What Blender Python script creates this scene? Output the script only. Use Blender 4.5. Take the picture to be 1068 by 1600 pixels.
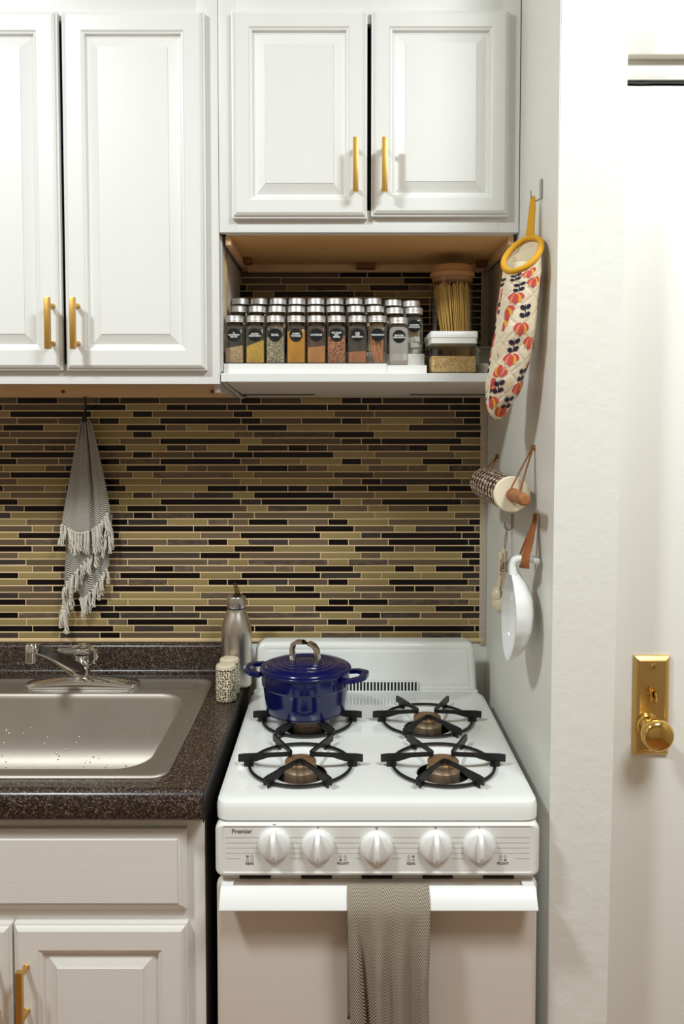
import bpy, bmesh, math, random
from mathutils import Vector, Matrix

for o in list(bpy.data.objects):
    bpy.data.objects.remove(o)
SC = bpy.context.scene
COL = SC.collection
random.seed(7)
PI = math.pi
R = math.radians
EYE = 1.515

# ------------------------------------------------------------------ camera
cam_d = bpy.data.cameras.new('camera')
cam_d.sensor_fit = 'VERTICAL'
cam_d.sensor_height = 36.0
cam_d.lens = 1280.0 / 1600.0 * 36.0
cam_d.shift_y = -82.0 / 1600.0
cam_d.clip_start = 0.02
cam = bpy.data.objects.new('camera', cam_d)
COL.objects.link(cam)
cam.location = (0, 0, EYE)
cam.rotation_euler = (R(90 - 2.7), 0, 0)
SC.camera = cam

# ------------------------------------------------------------------ world, lamps, exposure
wd = bpy.data.worlds.new('world')
SC.world = wd
wd.use_nodes = True
wd.node_tree.nodes['Background'].inputs[0].default_value = (1.0, 0.97, 0.93, 1)
wd.node_tree.nodes['Background'].inputs[1].default_value = 0.25


def area(name, loc, aim, size, power, col):
    d = bpy.data.lights.new(name, 'AREA')
    d.shape = 'DISK'
    d.size = size
    d.energy = power
    d.color = col
    o = bpy.data.objects.new(name, d)
    COL.objects.link(o)
    o.location = loc
    o.rotation_euler = (Vector(aim) - Vector(loc)).to_track_quat('-Z', 'Y').to_euler()
    return o


# two ceiling lamps of the room, one to the left of the camera, one in the passage by the door
area('ceiling_lamp_kitchen', (-1.12, 0.34, 2.76), (-0.86, 0.48, 0.9), 0.30, 24.5, (0.925, 1.0, 1.02))
area('ceiling_lamp_passage', (0.78, 0.16, 2.76), (0.63, 0.42, 0.9), 0.62, 24.5, (0.925, 1.0, 1.02))

SC.view_settings.view_transform = 'Standard'
SC.view_settings.look = 'None'
SC.view_settings.gamma = 1.0
SC.view_settings.use_curve_mapping = False
SC.view_settings.exposure = 0.34
SC.cycles.transparent_max_bounces = 32
SC.cycles.max_bounces = 10


# ------------------------------------------------------------------ materials
def srgb(r, g, b):
    f = lambda c: c / 12.92 if c <= 0.04045 else ((c + 0.055) / 1.055) ** 2.4
    return (f(r / 255.0), f(g / 255.0), f(b / 255.0))


class NT:
    """small helper round a node tree"""

    def __init__(s, name):
        s.m = bpy.data.materials.new(name)
        s.m.use_nodes = True
        s.t = s.m.node_tree
        s.b = s.t.nodes['Principled BSDF']
        s.out = s.t.nodes['Material Output']

    def n(s, kind, **kw):
        x = s.t.nodes.new(kind)
        for k, v in kw.items():
            setattr(x, k, v)
        return x

    def l(s, a, b):
        s.t.links.new(a, b)

    def val(s, sock, v):
        if isinstance(v, (int, float)):
            sock.default_value = v
        elif isinstance(v, tuple):
            sock.default_value = v
        else:
            s.l(v, sock)

    def math(s, op, a, b=None, c=None):
        x = s.n('ShaderNodeMath', operation=op)
        s.val(x.inputs[0], a)
        if b is not None:
            s.val(x.inputs[1], b)
        if c is not None:
            s.val(x.inputs[2], c)
        return x.outputs[0]

    def coords(s, which='Object', scale=(1, 1, 1)):
        tc = s.n('ShaderNodeTexCoord')
        mp = s.n('ShaderNodeMapping')
        mp.inputs['Scale'].default_value = scale
        s.l(tc.outputs[which], mp.inputs['Vector'])
        return mp.outputs[0]

    def noise(s, vec, scale, detail=3, rough=0.55):
        x = s.n('ShaderNodeTexNoise')
        x.inputs['Scale'].default_value = scale
        x.inputs['Detail'].default_value = detail
        x.inputs['Roughness'].default_value = rough
        s.l(vec, x.inputs['Vector'])
        return x.outputs['Fac']

    def voro(s, vec, scale, feature='F1', rnd=1.0):
        x = s.n('ShaderNodeTexVoronoi', feature=feature)
        x.inputs['Scale'].default_value = scale
        x.inputs['Randomness'].default_value = rnd
        s.l(vec, x.inputs['Vector'])
        return x

    def ramp(s, fac, stops, interp='LINEAR'):
        x = s.n('ShaderNodeValToRGB')
        cr = x.color_ramp
        cr.interpolation = interp
        while len(cr.elements) < len(stops):
            cr.elements.new(0.5)
        for e, (p, c) in zip(cr.elements, stops):
            e.position = p
            e.color = (c[0], c[1], c[2], 1)
        s.l(fac, x.inputs[0])
        return x.outputs[0]

    def mix(s, fac, a, b):
        x = s.n('ShaderNodeMix', data_type='RGBA')
        s.val(x.inputs[0], fac)
        for i, v in ((6, a), (7, b)):
            if isinstance(v, tuple):
                x.inputs[i].default_value = (v[0], v[1], v[2], 1)
            else:
                s.l(v, x.inputs[i])
        return x.outputs[2]

    def bump(s, h, strength, dist=0.001):
        x = s.n('ShaderNodeBump')
        x.inputs['Strength'].default_value = strength
        x.inputs['Distance'].default_value = dist
        s.l(h, x.inputs['Height'])
        s.l(x.outputs[0], s.b.inputs['Normal'])

    def set(s, **kw):
        for k, v in kw.items():
            s.val(s.b.inputs[k.replace('_', ' ')], v)


def sc_col(c, k):
    return tuple(min(1.0, x * k) for x in c)


def basic(name, col, rough=0.5, metal=0.0, var=0.06, scale=8, bump=0.0, bscale=120, coat=0.0,
          stretch=(1, 1, 1), rvar=0.0, dist=0.001):
    t = NT(name)
    v = t.coords('Object', stretch)
    n = t.noise(v, scale)
    t.set(Base_Color=t.mix(n, sc_col(col, 1 - var), sc_col(col, 1 + var)), Roughness=rough, Metallic=metal)
    if rvar:
        t.set(Roughness=t.math('ADD', t.math('MULTIPLY', n, rvar), rough - rvar / 2))
    if coat:
        t.set(Coat_Weight=coat, Coat_Roughness=0.08)
    if bump:
        t.bump(t.noise(v, bscale, 4), bump, dist)
    return t.m


M = {}
M['cabinet'] = basic('white_cabinet_paint', srgb(235, 235, 232), 0.38, var=0.015, scale=3, bump=0.10, bscale=60, stretch=(6, 6, 0.5))
M['cabinet_h'] = basic('white_cabinet_paint_cross', srgb(234, 230, 224), 0.40, var=0.02, scale=5, bump=0.15, bscale=60, stretch=(0.5, 6, 6))
M['enamel'] = basic('white_enamel', srgb(243, 244, 240), 0.16, var=0.01, scale=4, coat=0.4)
M['enamel_matt'] = basic('white_enamel_matt', srgb(236, 235, 231), 0.36, var=0.015, scale=5, bump=0.05, bscale=300)
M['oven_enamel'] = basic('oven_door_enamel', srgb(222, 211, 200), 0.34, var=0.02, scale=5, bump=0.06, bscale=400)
M['plastic_white'] = basic('white_plastic', srgb(240, 240, 238), 0.3, var=0.01, scale=20)
M['wall'] = basic('painted_plaster', srgb(238, 237, 229), 0.45, var=0.02, scale=6, bump=0.35, bscale=45, dist=0.003)
M['wall_rough'] = basic('rough_plaster', srgb(196, 186, 172), 0.8, var=0.12, scale=30, bump=0.6, bscale=90, dist=0.003)
M['door'] = basic('door_paint', srgb(245, 243, 236), 0.32, var=0.012, scale=4, bump=0.12, bscale=18, dist=0.002)
M['wall_warm'] = basic('warm_wall_paint', srgb(186, 174, 158), 0.7, var=0.02, scale=6)
M['ceiling'] = basic('ceiling_paint', srgb(238, 236, 230), 0.8, var=0.01, scale=4)
M['brass'] = basic('brushed_brass', srgb(216, 172, 92), 0.36, 0.95, var=0.06, scale=40, stretch=(20, 20, 1), rvar=0.1)
M['brass_plate'] = basic('satin_brass_plate', srgb(224, 190, 122), 0.30, 0.9, var=0.05, scale=30, rvar=0.06)
M['brass_polished'] = basic('polished_brass', srgb(226, 190, 110), 0.13, 1.0, var=0.04, scale=30, rvar=0.05)
M['raw_wood'] = basic('raw_wood', srgb(226, 184, 138), 0.65, var=0.14, scale=10, stretch=(1, 8, 8), bump=0.1)
M['wood_dark'] = basic('wood_block', srgb(122, 72, 36), 0.7, var=0.18, scale=40)
M['fibre'] = basic('hardboard', srgb(226, 176, 112), 0.75, var=0.10, scale=90)
M['handle_wood'] = basic('turned_wood', srgb(164, 106, 62), 0.5, var=0.15, scale=60, stretch=(1, 0.2, 1))
M['lid_wood'] = basic('bamboo_lid', srgb(196, 146, 100), 0.55, var=0.12, scale=40, stretch=(1, 1, 6))
M['leather'] = basic('tan_leather', srgb(150, 88, 40), 0.55, var=0.15, scale=90, bump=0.2, bscale=500)
M['cream'] = basic('cream_ceramic', srgb(226, 212, 184), 0.3, var=0.03, scale=30)
M['white_ceramic'] = basic('white_ceramic', srgb(238, 240, 238), 0.10, var=0.01, scale=20, coat=0.5)
M['cream_disc'] = basic('cream_wood', srgb(240, 228, 200), 0.45, var=0.03, scale=50)
M['black_iron'] = basic('black_iron', srgb(26, 24, 24), 0.42, 0.2, var=0.3, scale=120, bump=0.15, bscale=400)
M['black'] = basic('black_gap', srgb(12, 11, 11), 0.6, var=0.2, scale=60)
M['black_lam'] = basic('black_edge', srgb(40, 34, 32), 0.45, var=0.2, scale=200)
M['burner'] = basic('burner_alloy', srgb(150, 128, 104), 0.5, 0.55, var=0.28, scale=90, bump=0.3, bscale=260)
M['burner_cap'] = basic('burner_cap_metal', srgb(150, 118, 86), 0.5, 0.5, var=0.35, scale=70, bump=0.2, bscale=260)
M['chrome'] = basic('chrome', (0.82, 0.82, 0.82), 0.07, 1.0, var=0.02, scale=30)
M['alu'] = basic('spun_aluminium', (0.72, 0.70, 0.68), 0.42, 1.0, var=0.06, scale=90, stretch=(1, 1, 14), rvar=0.1)
M['hook_metal'] = basic('hook_metal', (0.50, 0.47, 0.43), 0.28, 1.0, var=0.1, scale=40)
M['bottle_steel'] = basic('brushed_bottle_steel', (0.62, 0.57, 0.51), 0.30, 1.0, var=0.05, scale=40, stretch=(14, 14, 1), rvar=0.08)
M['cast_handle'] = basic('cast_steel_handle', (0.62, 0.55, 0.47), 0.20, 1.0, var=0.05, scale=60)
M['navy'] = basic('navy_enamel', (0.003, 0.006, 0.075), 0.16, var=0.1, scale=30, coat=0.2)
M['label'] = basic('chalk_label', srgb(15, 15, 16), 0.9, var=0.15, scale=90)
M['ink'] = basic('white_ink', srgb(235, 235, 230), 0.7, var=0.02, scale=90)
M['print'] = basic('grey_print', srgb(132, 124, 116), 0.6, var=0.05, scale=90)
M['groove_shade'] = basic('pale_groove_shade', srgb(204, 200, 194), 0.5, var=0.03, scale=90)
M['mustard'] = basic('mustard_cotton', srgb(216, 158, 32), 0.85, var=0.10, scale=160, bump=0.3, bscale=700)
M['lining'] = basic('pale_lining', srgb(232, 220, 190), 0.9, var=0.05, scale=80, bump=0.2, bscale=500)
M['red_print'] = basic('red_print', srgb(208, 78, 78), 0.85, var=0.22, scale=240)
M['coral_print'] = basic('coral_print', srgb(230, 140, 98), 0.85, var=0.18, scale=240)
M['yellow_print'] = basic('yellow_print', srgb(236, 176, 52), 0.85, var=0.12, scale=240)
M['navy_print'] = basic('navy_print', srgb(32, 30, 56), 0.85, var=0.12, scale=240)
M['fringe'] = basic('white_cotton_yarn', srgb(228, 220, 206), 0.95, var=0.08, scale=200, bump=0.6, bscale=500)
M['marble_wrap'] = basic('marbled_riser', srgb(240, 238, 234), 0.3, var=0.05, scale=14)
M['hood'] = basic('hood_paint', srgb(232, 235, 233), 0.35, var=0.015, scale=5)
M['hood_under'] = basic('hood_underside', srgb(228, 218, 204), 0.45, var=0.04, scale=12)
M['pasta'] = basic('dry_pasta', srgb(246, 204, 108), 0.5, var=0.12, scale=60)
M['filler'] = basic('filler_panel', srgb(206, 198, 192), 0.6, var=0.05, scale=14)


def m_wood_floor():
    t = NT('oak_floor')
    v = t.coords('Object', (7, 0.9, 1))
    n = t.noise(v, 4, 5)
    t.set(Base_Color=t.ramp(n, [(0.2, srgb(112, 76, 48)), (0.8, srgb(164, 118, 80))]), Roughness=0.4)
    return t.m


def m_laminate():
    t = NT('speckled_laminate')
    v = t.coords('Object', (1.0, 1.0, 1.0))
    cell = t.voro(v, 500).outputs['Color']
    sep = t.n('ShaderNodeSeparateColor')
    t.l(cell, sep.inputs[0])
    big = t.noise(v, 160, 3, 0.7)
    f = t.math('ADD', t.math('MULTIPLY', sep.outputs[0], 0.62), t.math('MULTIPLY', big, 0.42))
    c = t.ramp(f, [(0.0, srgb(18, 13, 12)), (0.44, srgb(38, 28, 25)), (0.64, srgb(68, 53, 46)), (0.80, srgb(112, 94, 82)), (0.95, srgb(170, 150, 132))])
    t.set(Base_Color=c, Roughness=0.27)
    t.bump(big, 0.06)
    return t.m


def m_steel():
    t = NT('brushed_sink_steel')
    v = t.coords('Object', (1, 12, 12))
    n = t.noise(v, 60, 4, 0.7)
    n2 = t.noise(t.coords('Object'), 7, 2)
    t.set(Base_Color=t.mix(n, (0.46, 0.415, 0.36), (0.60, 0.55, 0.485)), Metallic=1.0,
          Roughness=t.math('ADD', t.math('MULTIPLY', n2, 0.10), 0.47))
    t.bump(n, 0.05)
    return t.m


def m_glass(name, tint, edge=0.75, haze=0.0):
    """thin clear walls: mostly see-through, reflecting at glancing angles"""
    t = NT(name)
    t.t.nodes.remove(t.b)
    tr = t.n('ShaderNodeBsdfTransparent')
    gl = t.n('ShaderNodeBsdfGlossy')
    gl.inputs['Roughness'].default_value = 0.04
    lw = t.n('ShaderNodeLayerWeight')
    lw.inputs['Blend'].default_value = 0.28
    n = t.noise(t.coords('Object'), 30)
    tr.inputs[0].default_value = (*tint, 1)
    t.l(t.mix(n, sc_col(tint, 0.97), tint), tr.inputs[0])
    mx = t.n('ShaderNodeMixShader')
    t.l(t.math('MULTIPLY_ADD', lw.outputs['Fresnel'], edge, 0.015), mx.inputs[0])
    t.l(tr.outputs[0], mx.inputs[1])
    t.l(gl.outputs[0], mx.inputs[2])
    last = mx.outputs[0]
    if haze:                       # reflected light inside jars painted as pale diffuse; powder film on the dusted one
        df = t.n('ShaderNodeBsdfDiffuse')
        df.inputs[0].default_value = (0.80, 0.76, 0.70, 1)
        m2 = t.n('ShaderNodeMixShader')
        m2.inputs[0].default_value = haze
        t.l(last, m2.inputs[1])
        t.l(df.outputs[0], m2.inputs[2])
        last = m2.outputs[0]
    t.l(last, t.out.inputs[0])
    return t.m


def m_tile(name, c1, c2, rough, coat, slate=False):
    t = NT(name)
    oi = t.n('ShaderNodeObjectInfo')
    gi = t.n('ShaderNodeNewGeometry')
    r = t.math('FRACT', t.math('ADD', oi.outputs['Random'], gi.outputs['Random Per Island']))
    geo = t.n('ShaderNodeMapping')
    t.l(gi.outputs['Position'], geo.inputs['Vector'])
    if slate:
        geo.inputs['Scale'].default_value = (1, 1, 2.2)
        n = t.noise(geo.outputs[0], 55, 6, 0.75)
        n2 = t.noise(geo.outputs[0], 160, 5, 0.75)
        f = t.math('ADD', t.math('MULTIPLY', n, 0.6), t.math('MULTIPLY', r, 0.35))
        base = t.ramp(f, [(0.2, sc_col(c1, 0.55)), (0.45, c1), (0.62, c2), (0.8, sc_col(c2, 1.7))])
        t.set(Base_Color=base, Roughness=rough)
        t.bump(n2, 0.9, 0.0025)
    else:
        n = t.noise(geo.outputs[0], 240, 2)
        base = t.mix(r, c1, c2)
        t.set(Base_Color=t.mix(t.math('MULTIPLY', n, 0.12), base, sc_col(base_dark(c1), 1)), Roughness=rough)
        t.set(Coat_Weight=coat, Coat_Roughness=0.06, Specular_IOR_Level=0.22)
    return t.m


def base_dark(c):
    return sc_col(c, 0.5)


def m_herring(name, dark, light, period, pitch, slope):
    """woven zigzag: uv in metres, u across, v along"""
    t = NT(name)
    uv = t.n('ShaderNodeUVMap')
    sep = t.n('ShaderNodeSeparateXYZ')
    t.l(uv.outputs[0], sep.inputs[0])
    zig = t.math('PINGPONG', sep.outputs[0], period / 2)
    f = t.math('FRACT', t.math('DIVIDE', t.math('ADD', sep.outputs[1], t.math('MULTIPLY', zig, slope)), pitch))
    s = t.math('SMOOTH_MIN', t.math('MULTIPLY', t.math('PINGPONG', f, 0.5), 2.0), 1.0, 0.05)
    mr = t.n('ShaderNodeMapRange', interpolation_type='SMOOTHSTEP')
    t.l(s, mr.inputs[0])
    mr.inputs[1].default_value = 0.28
    mr.inputs[2].default_value = 0.68
    n = t.noise(t.coords('Object'), 300, 2)
    c = t.mix(mr.outputs[0], dark, light)
    t.set(Base_Color=t.mix(t.math('MULTIPLY', n, 0.25), c, sc_col(dark, 1.4)), Roughness=0.95)
    t.bump(s, 0.25)
    return t.m


def m_floral_base():
    t = NT('quilted_cream_cotton')
    uv = t.n('ShaderNodeUVMap')
    sep = t.n('ShaderNodeSeparateXYZ')
    t.l(uv.outputs[0], sep.inputs[0])
    a = t.math('PINGPONG', t.math('ADD', sep.outputs[0], sep.outputs[1]), 0.019)
    b = t.math('PINGPONG', t.math('SUBTRACT', sep.outputs[0], sep.outputs[1]), 0.019)
    h = t.math('MINIMUM', t.math('MINIMUM', a, b), 0.006)
    n = t.noise(t.coords('Object'), 60, 3)
    t.set(Base_Color=t.mix(n, srgb(226, 208, 176), srgb(244, 230, 204)), Roughness=0.9)
    t.bump(t.math('ADD', t.math('MULTIPLY', h, 60.0), t.math('MULTIPLY', n, 0.5)), 0.6, 0.004)
    return t.m


def m_roller():
    t = NT('stamped_roller_print')
    uv = t.n('ShaderNodeUVMap')
    mp = t.n('ShaderNodeMapping')
    mp.inputs['Scale'].default_value = (12, 9, 1)
    t.l(uv.outputs[0], mp.inputs[0])
    n = t.n('ShaderNodeTexNoise')
    n.inputs['Scale'].default_value = 2.2
    t.l(mp.outputs[0], n.inputs['Vector'])
    wob = t.n('ShaderNodeVectorMath', operation='MULTIPLY_ADD')
    t.l(n.outputs['Color'], wob.inputs[0])
    wob.inputs[1].default_value = (1.5, 0.9, 0)
    t.l(mp.outputs[0], wob.inputs[2])
    sep = t.n('ShaderNodeSeparateXYZ')
    t.l(wob.outputs[0], sep.inputs[0])
    fu = t.math('ABSOLUTE', t.math('SUBTRACT', t.math('FRACT', t.math('MULTIPLY', sep.outputs[0], 1.5)), 0.5))
    fv = t.math('ABSOLUTE', t.math('SUBTRACT', t.math('FRACT', sep.outputs[1]), 0.5))
    f = t.math('ADD', t.math('MULTIPLY', fu, 0.85), fv)
    f = t.math('ADD', f, t.math('MULTIPLY', t.math('SUBTRACT', t.noise(mp.outputs[0], 5.0, 3), 0.5), 0.55))
    c = t.ramp(f, [(0.44, srgb(84, 50, 44)), (0.52, srgb(104, 68, 60)), (0.58, srgb(230, 216, 192))])
    t.set(Base_Color=c, Roughness=0.5)
    t.bump(f, 0.2)
    return t.m


def m_shaker():
    t = NT('shaker_black_pattern')
    uv = t.n('ShaderNodeUVMap')
    sep = t.n('ShaderNodeSeparateXYZ')
    t.l(uv.outputs[0], sep.inputs[0])
    mp = t.n('ShaderNodeMapping')
    mp.inputs['Scale'].default_value = (24, 13, 1)
    t.l(uv.outputs[0], mp.inputs[0])
    vo = t.voro(mp.outputs[0], 1.0, 'F1', 0.55)
    vo.voronoi_dimensions = '2D'
    d = vo.outputs['Distance']
    dots = t.math('LESS_THAN', d, 0.30)
    du = t.math('ABSOLUTE', t.math('SUBTRACT', t.math('FRACT', t.math('MULTIPLY', sep.outputs[0], 5)), 0.5))
    dv = t.math('ABSOLUTE', t.math('SUBTRACT', t.math('FRACT', t.math('ADD', t.math('MULTIPLY', sep.outputs[1], 2.0), 0.0)), 0.5))
    dia = t.math('ADD', du, t.math('MULTIPLY', dv, 0.9))
    ring = t.math('LESS_THAN', t.math('ABSOLUTE', t.math('SUBTRACT', dia, 0.36)), 0.028)
    b1 = t.math('LESS_THAN', t.math('ABSOLUTE', t.math('SUBTRACT', sep.outputs[1], 0.04)), 0.012)
    b2 = t.math('LESS_THAN', t.math('ABSOLUTE', t.math('SUBTRACT', sep.outputs[1], 0.93)), 0.012)
    k = t.math('MAXIMUM', t.math('MAXIMUM', dots, ring), t.math('MAXIMUM', b1, b2))
    t.set(Base_Color=t.mix(k, srgb(226, 212, 182), srgb(46, 36, 30)), Roughness=0.45)
    return t.m


def m_spice(name, c1, c2, scale, contrast=0.2):
    t = NT(name)
    cell = t.voro(t.coords('Object'), scale).outputs['Color']
    sep = t.n('ShaderNodeSeparateColor')
    t.l(cell, sep.inputs[0])
    n = t.noise(t.coords('Object'), scale * 0.4)
    f = t.math('ADD', t.math('MULTIPLY', sep.outputs[0], 0.7), t.math('MULTIPLY', n, 0.3))
    t.set(Base_Color=t.ramp(f, [(0.5 - contrast, c1), (0.5 + contrast, c2)]), Roughness=0.9)
    t.bump(sep.outputs[0], 0.6, 0.002)
    return t.m


M['floor'] = m_wood_floor()
M['laminate'] = m_laminate()
M['steel'] = m_steel()
M['glass'] = m_glass('clear_jar_glass', (0.95, 0.95, 0.93), haze=0.045)
M['glass_dusty'] = m_glass('powder_dusted_glass', (0.95, 0.93, 0.90), haze=0.32)
M['glass_box'] = m_glass('clear_plastic', (0.96, 0.95, 0.93), 0.6)
M['glass_amber'] = m_glass('spout_plastic', (0.62, 0.54, 0.42), 0.8)
M['tile_dark'] = m_tile('dark_glass_tile', srgb(14, 8, 9), srgb(28, 18, 18), 0.25, 0.06)
M['tile_olive'] = m_tile('olive_glass_tile', srgb(146, 126, 82), srgb(166, 146, 98), 0.3, 0.15)
M['tile_taupe'] = m_tile('taupe_glass_tile', srgb(100, 84, 66), srgb(122, 102, 80), 0.3, 0.15)
M['tile_slate'] = m_tile('slate_tile', srgb(66, 54, 44), srgb(118, 98, 76), 0.65, 0, True)
M['grout'] = basic('tan_grout', srgb(232, 204, 158), 0.9, var=0.08, scale=60, bump=0.3, bscale=300)
M['herring_grey'] = m_herring('grey_white_herringbone', srgb(44, 38, 36), srgb(224, 218, 206), 0.0245, 0.0054, 1.15)
M['herring_taupe'] = m_herring('taupe_herringbone', srgb(86, 75, 62), srgb(198, 186, 166), 0.033, 0.0052, 1.7)
M['floral'] = m_floral_base()
M['roller'] = m_roller()
M['shaker'] = m_shaker()
M['quinoa'] = m_spice('grain', srgb(206, 164, 98), srgb(252, 228, 176), 420, 0.3)


# ------------------------------------------------------------------ mesh helpers
class MB:
    def __init__(s):
        s.bm = bmesh.new()
        s.uv = None

    def faces(s, verts, faces):
        vs = [s.bm.verts.new(v) for v in verts]
        for f in faces:
            try:
                s.bm.faces.new([vs[i] for i in f])
            except ValueError:
                pass
        return vs

    def box(s, x0, x1, y0, y1, z0, z1, bev=0.0, seg=2):
        v = [(x, y, z) for x in (x0, x1) for y in (y0, y1) for z in (z0, z1)]
        f = [(0, 1, 3, 2), (4, 6, 7, 5), (0, 4, 5, 1), (2, 3, 7, 6), (0, 2, 6, 4), (1, 5, 7, 3)]
        vs = s.faces(v, f)
        if bev:
            es = set()
            for a in vs:
                es.update(a.link_edges)
            bmesh.ops.bevel(s.bm, geom=list(es), offset=bev, offset_type='OFFSET', segments=seg, profile=0.6, affect='EDGES', clamp_overlap=True)
        return s

    def loft(s, secs, cap0=True, cap1=True, closed=True, uvf=None):
        """secs: lists of equal numbers of points"""
        rows = [[s.bm.verts.new(p) for p in sec] for sec in secs]
        n = len(secs[0])
        if uvf and s.uv is None:
            s.uv = s.bm.loops.layers.uv.new('UVMap')
        for j in range(len(rows) - 1):
            for i in range(n if closed else n - 1):
                k = (i + 1) % n
                try:
                    f = s.bm.faces.new((rows[j][i], rows[j][k], rows[j + 1][k], rows[j + 1][i]))
                except ValueError:
                    continue
                if uvf:
                    for lp, (a, b) in zip(f.loops, ((i, j), (i + 1, j), (i + 1, j + 1), (i, j + 1))):
                        lp[s.uv].uv = uvf(a, b)
        if cap0 and closed and n > 2:
            s.bm.faces.new(rows[0][::-1])
        if cap1 and closed and n > 2:
            s.bm.faces.new(rows[-1])
        return s

    def lathe(s, prof, c=(0, 0, 0), axis='z', n=32, cap0=True, cap1=True, uv=False):
        secs = []
        for r, h in prof:
            sec = []
            for i in range(n):
                a = 2 * PI * i / n
                p = (r * math.cos(a), r * math.sin(a), h)
                if axis == 'x':
                    p = (h, r * math.cos(a), r * math.sin(a))
                elif axis == 'y':
                    p = (r * math.sin(a), h, r * math.cos(a))
                sec.append((c[0] + p[0], c[1] + p[1], c[2] + p[2]))
            secs.append(sec)
        uvf = None
        if uv:
            m = len(prof) - 1
            hs = [0]
            for (r0, h0), (r1, h1) in zip(prof, prof[1:]):
                hs.append(hs[-1] + math.hypot(r1 - r0, h1 - h0))
            uvf = lambda i, j: (i / n, hs[j] / hs[-1])
        return s.loft(secs, cap0, cap1, True, uvf)

    def tube(s, pts, r, n=8, flat=None, caps=True, closed=False, up=None):
        """round (or flat elliptic/rect) section swept along pts; r number or list; flat = (half width, half thickness)"""
        P = [Vector(p) for p in pts]
        m = len(P)
        T = []
        for i in range(m):
            a = P[(i - 1) % m] if (closed or i > 0) else P[i]
            b = P[(i + 1) % m] if (closed or i < m - 1) else P[i]
            T.append((b - a).normalized())
        u = Vector(up) if up else (Vector((0, 0, 1)) if abs(T[0].z) < 0.9 else Vector((1, 0, 0)))
        N = (u - T[0] * u.dot(T[0])).normalized()
        secs = []
        for i in range(m):
            if up:
                u = Vector(up)
                N2 = u - T[i] * u.dot(T[i])
                N = N2.normalized() if N2.length > 1e-6 else N
            else:
                N = (N - T[i] * N.dot(T[i])).normalized()
            B = T[i].cross(N)
            if flat:
                k = r[i] if isinstance(r, (list, tuple)) else r
                a, b = flat[0] * k, flat[1] * k
                q = 0.75
                loop = [(a, b * q), (a * .9, b), (-a * .9, b), (-a, b * q), (-a, -b * q), (-a * .9, -b), (a * .9, -b), (a, -b * q)]
                secs.append([P[i] + N * x + B * y for x, y in loop])
            else:
                k = r[i] if isinstance(r, (list, tuple)) else r
                secs.append([P[i] + (N * math.cos(2 * PI * j / n) + B * math.sin(2 * PI * j / n)) * k for j in range(n)])
        if closed:
            secs.append(secs[0])
            rows = [[s.bm.verts.new(p) for p in sec] for sec in secs[:-1]]
            nn = len(secs[0])
            for j in range(m):
                k2 = (j + 1) % m
                # best twist alignment
                off = min(range(nn), key=lambda o: sum((rows[j][i].co - rows[k2][(i + o) % nn].co).length for i in range(nn))) if k2 == 0 else 0
                for i in range(nn):
                    s.bm.faces.new((rows[j][i], rows[j][(i + 1) % nn], rows[k2][(i + 1 + off) % nn], rows[k2][(i + off) % nn]))
            return s
        return s.loft(secs, caps, caps)

    def prism(s, poly, axis, a, b):
        """poly of 2-D points swept along axis from a to b; axis x -> (y,z), y -> (x,z), z -> (x,y)"""
        def p3(p, t):
            return {'x': (t, p[0], p[1]), 'y': (p[0], t, p[1]), 'z': (p[0], p[1], t)}[axis]
        return s.loft([[p3(p, a) for p in poly], [p3(p, b) for p in poly]])

    def grid(s, fn, nu, nv, uvf=None):
        secs = [[fn(i / nu, j / nv) for i in range(nu + 1)] for j in range(nv + 1)]
        return s.loft(secs, False, False, False, (lambda i, j: uvf(i / nu, j / nv)) if uvf else None)

    def mesh(s, name, mat, smooth=35, recalc=True):
        if recalc:
            bmesh.ops.recalc_face_normals(s.bm, faces=s.bm.faces[:])
        me = bpy.data.meshes.new(name)
        s.bm.to_mesh(me)
        s.bm.free()
        for m in (mat if isinstance(mat, list) else [mat]):
            me.materials.append(m)
        if smooth:
            me.polygons.foreach_set('use_smooth', [True] * len(me.polygons))
            me.set_sharp_from_angle(angle=R(smooth))
        return me


def wloc(o):
    v = Vector((0, 0, 0))
    while o:
        v += o.location
        o = o.parent
    return v


def link(name, me, parent=None, local=False):
    o = bpy.data.objects.new(name, me)
    COL.objects.link(o)
    if parent:
        o.parent = parent
        if not local:
            o.location = -wloc(parent)
    return o


def obj(name, mb, mat, parent=None, local=False, smooth=35, recalc=True):
    return link(name, mb.mesh(name, mat, smooth, recalc), parent, local)


def tag(o, label=None, cat=None, group=None, kind=None):
    for k, v in (('label', label), ('category', cat), ('group', group), ('kind', kind)):
        if v:
            o[k] = v
    return o


def thing(name, label, cat, loc=(0, 0, 0), group=None):
    o = bpy.data.objects.new(name, None)
    o.empty_display_size = 0.05
    COL.objects.link(o)
    o.location = loc
    return tag(o, label, cat, group)


def struct(name, mb, mat, parent=None, smooth=35):
    o = obj(name, mb, mat, parent, smooth=smooth)
    if not parent:
        o['kind'] = 'structure'
    return o


def dup(root, loc, label=None, rotz=0.0):
    r = root.copy()
    COL.objects.link(r)
    r.location = loc
    r.rotation_euler = (0, 0, rotz)
    if label:
        r['label'] = label
    for ch in list(root.children):
        c = ch.copy()
        COL.objects.link(c)
        c.parent = r
        for g in ch.children:
            d = g.copy()
            COL.objects.link(d)
            d.parent = c
    return r


FONT = bpy.data.fonts[0] if bpy.data.fonts else None


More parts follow.
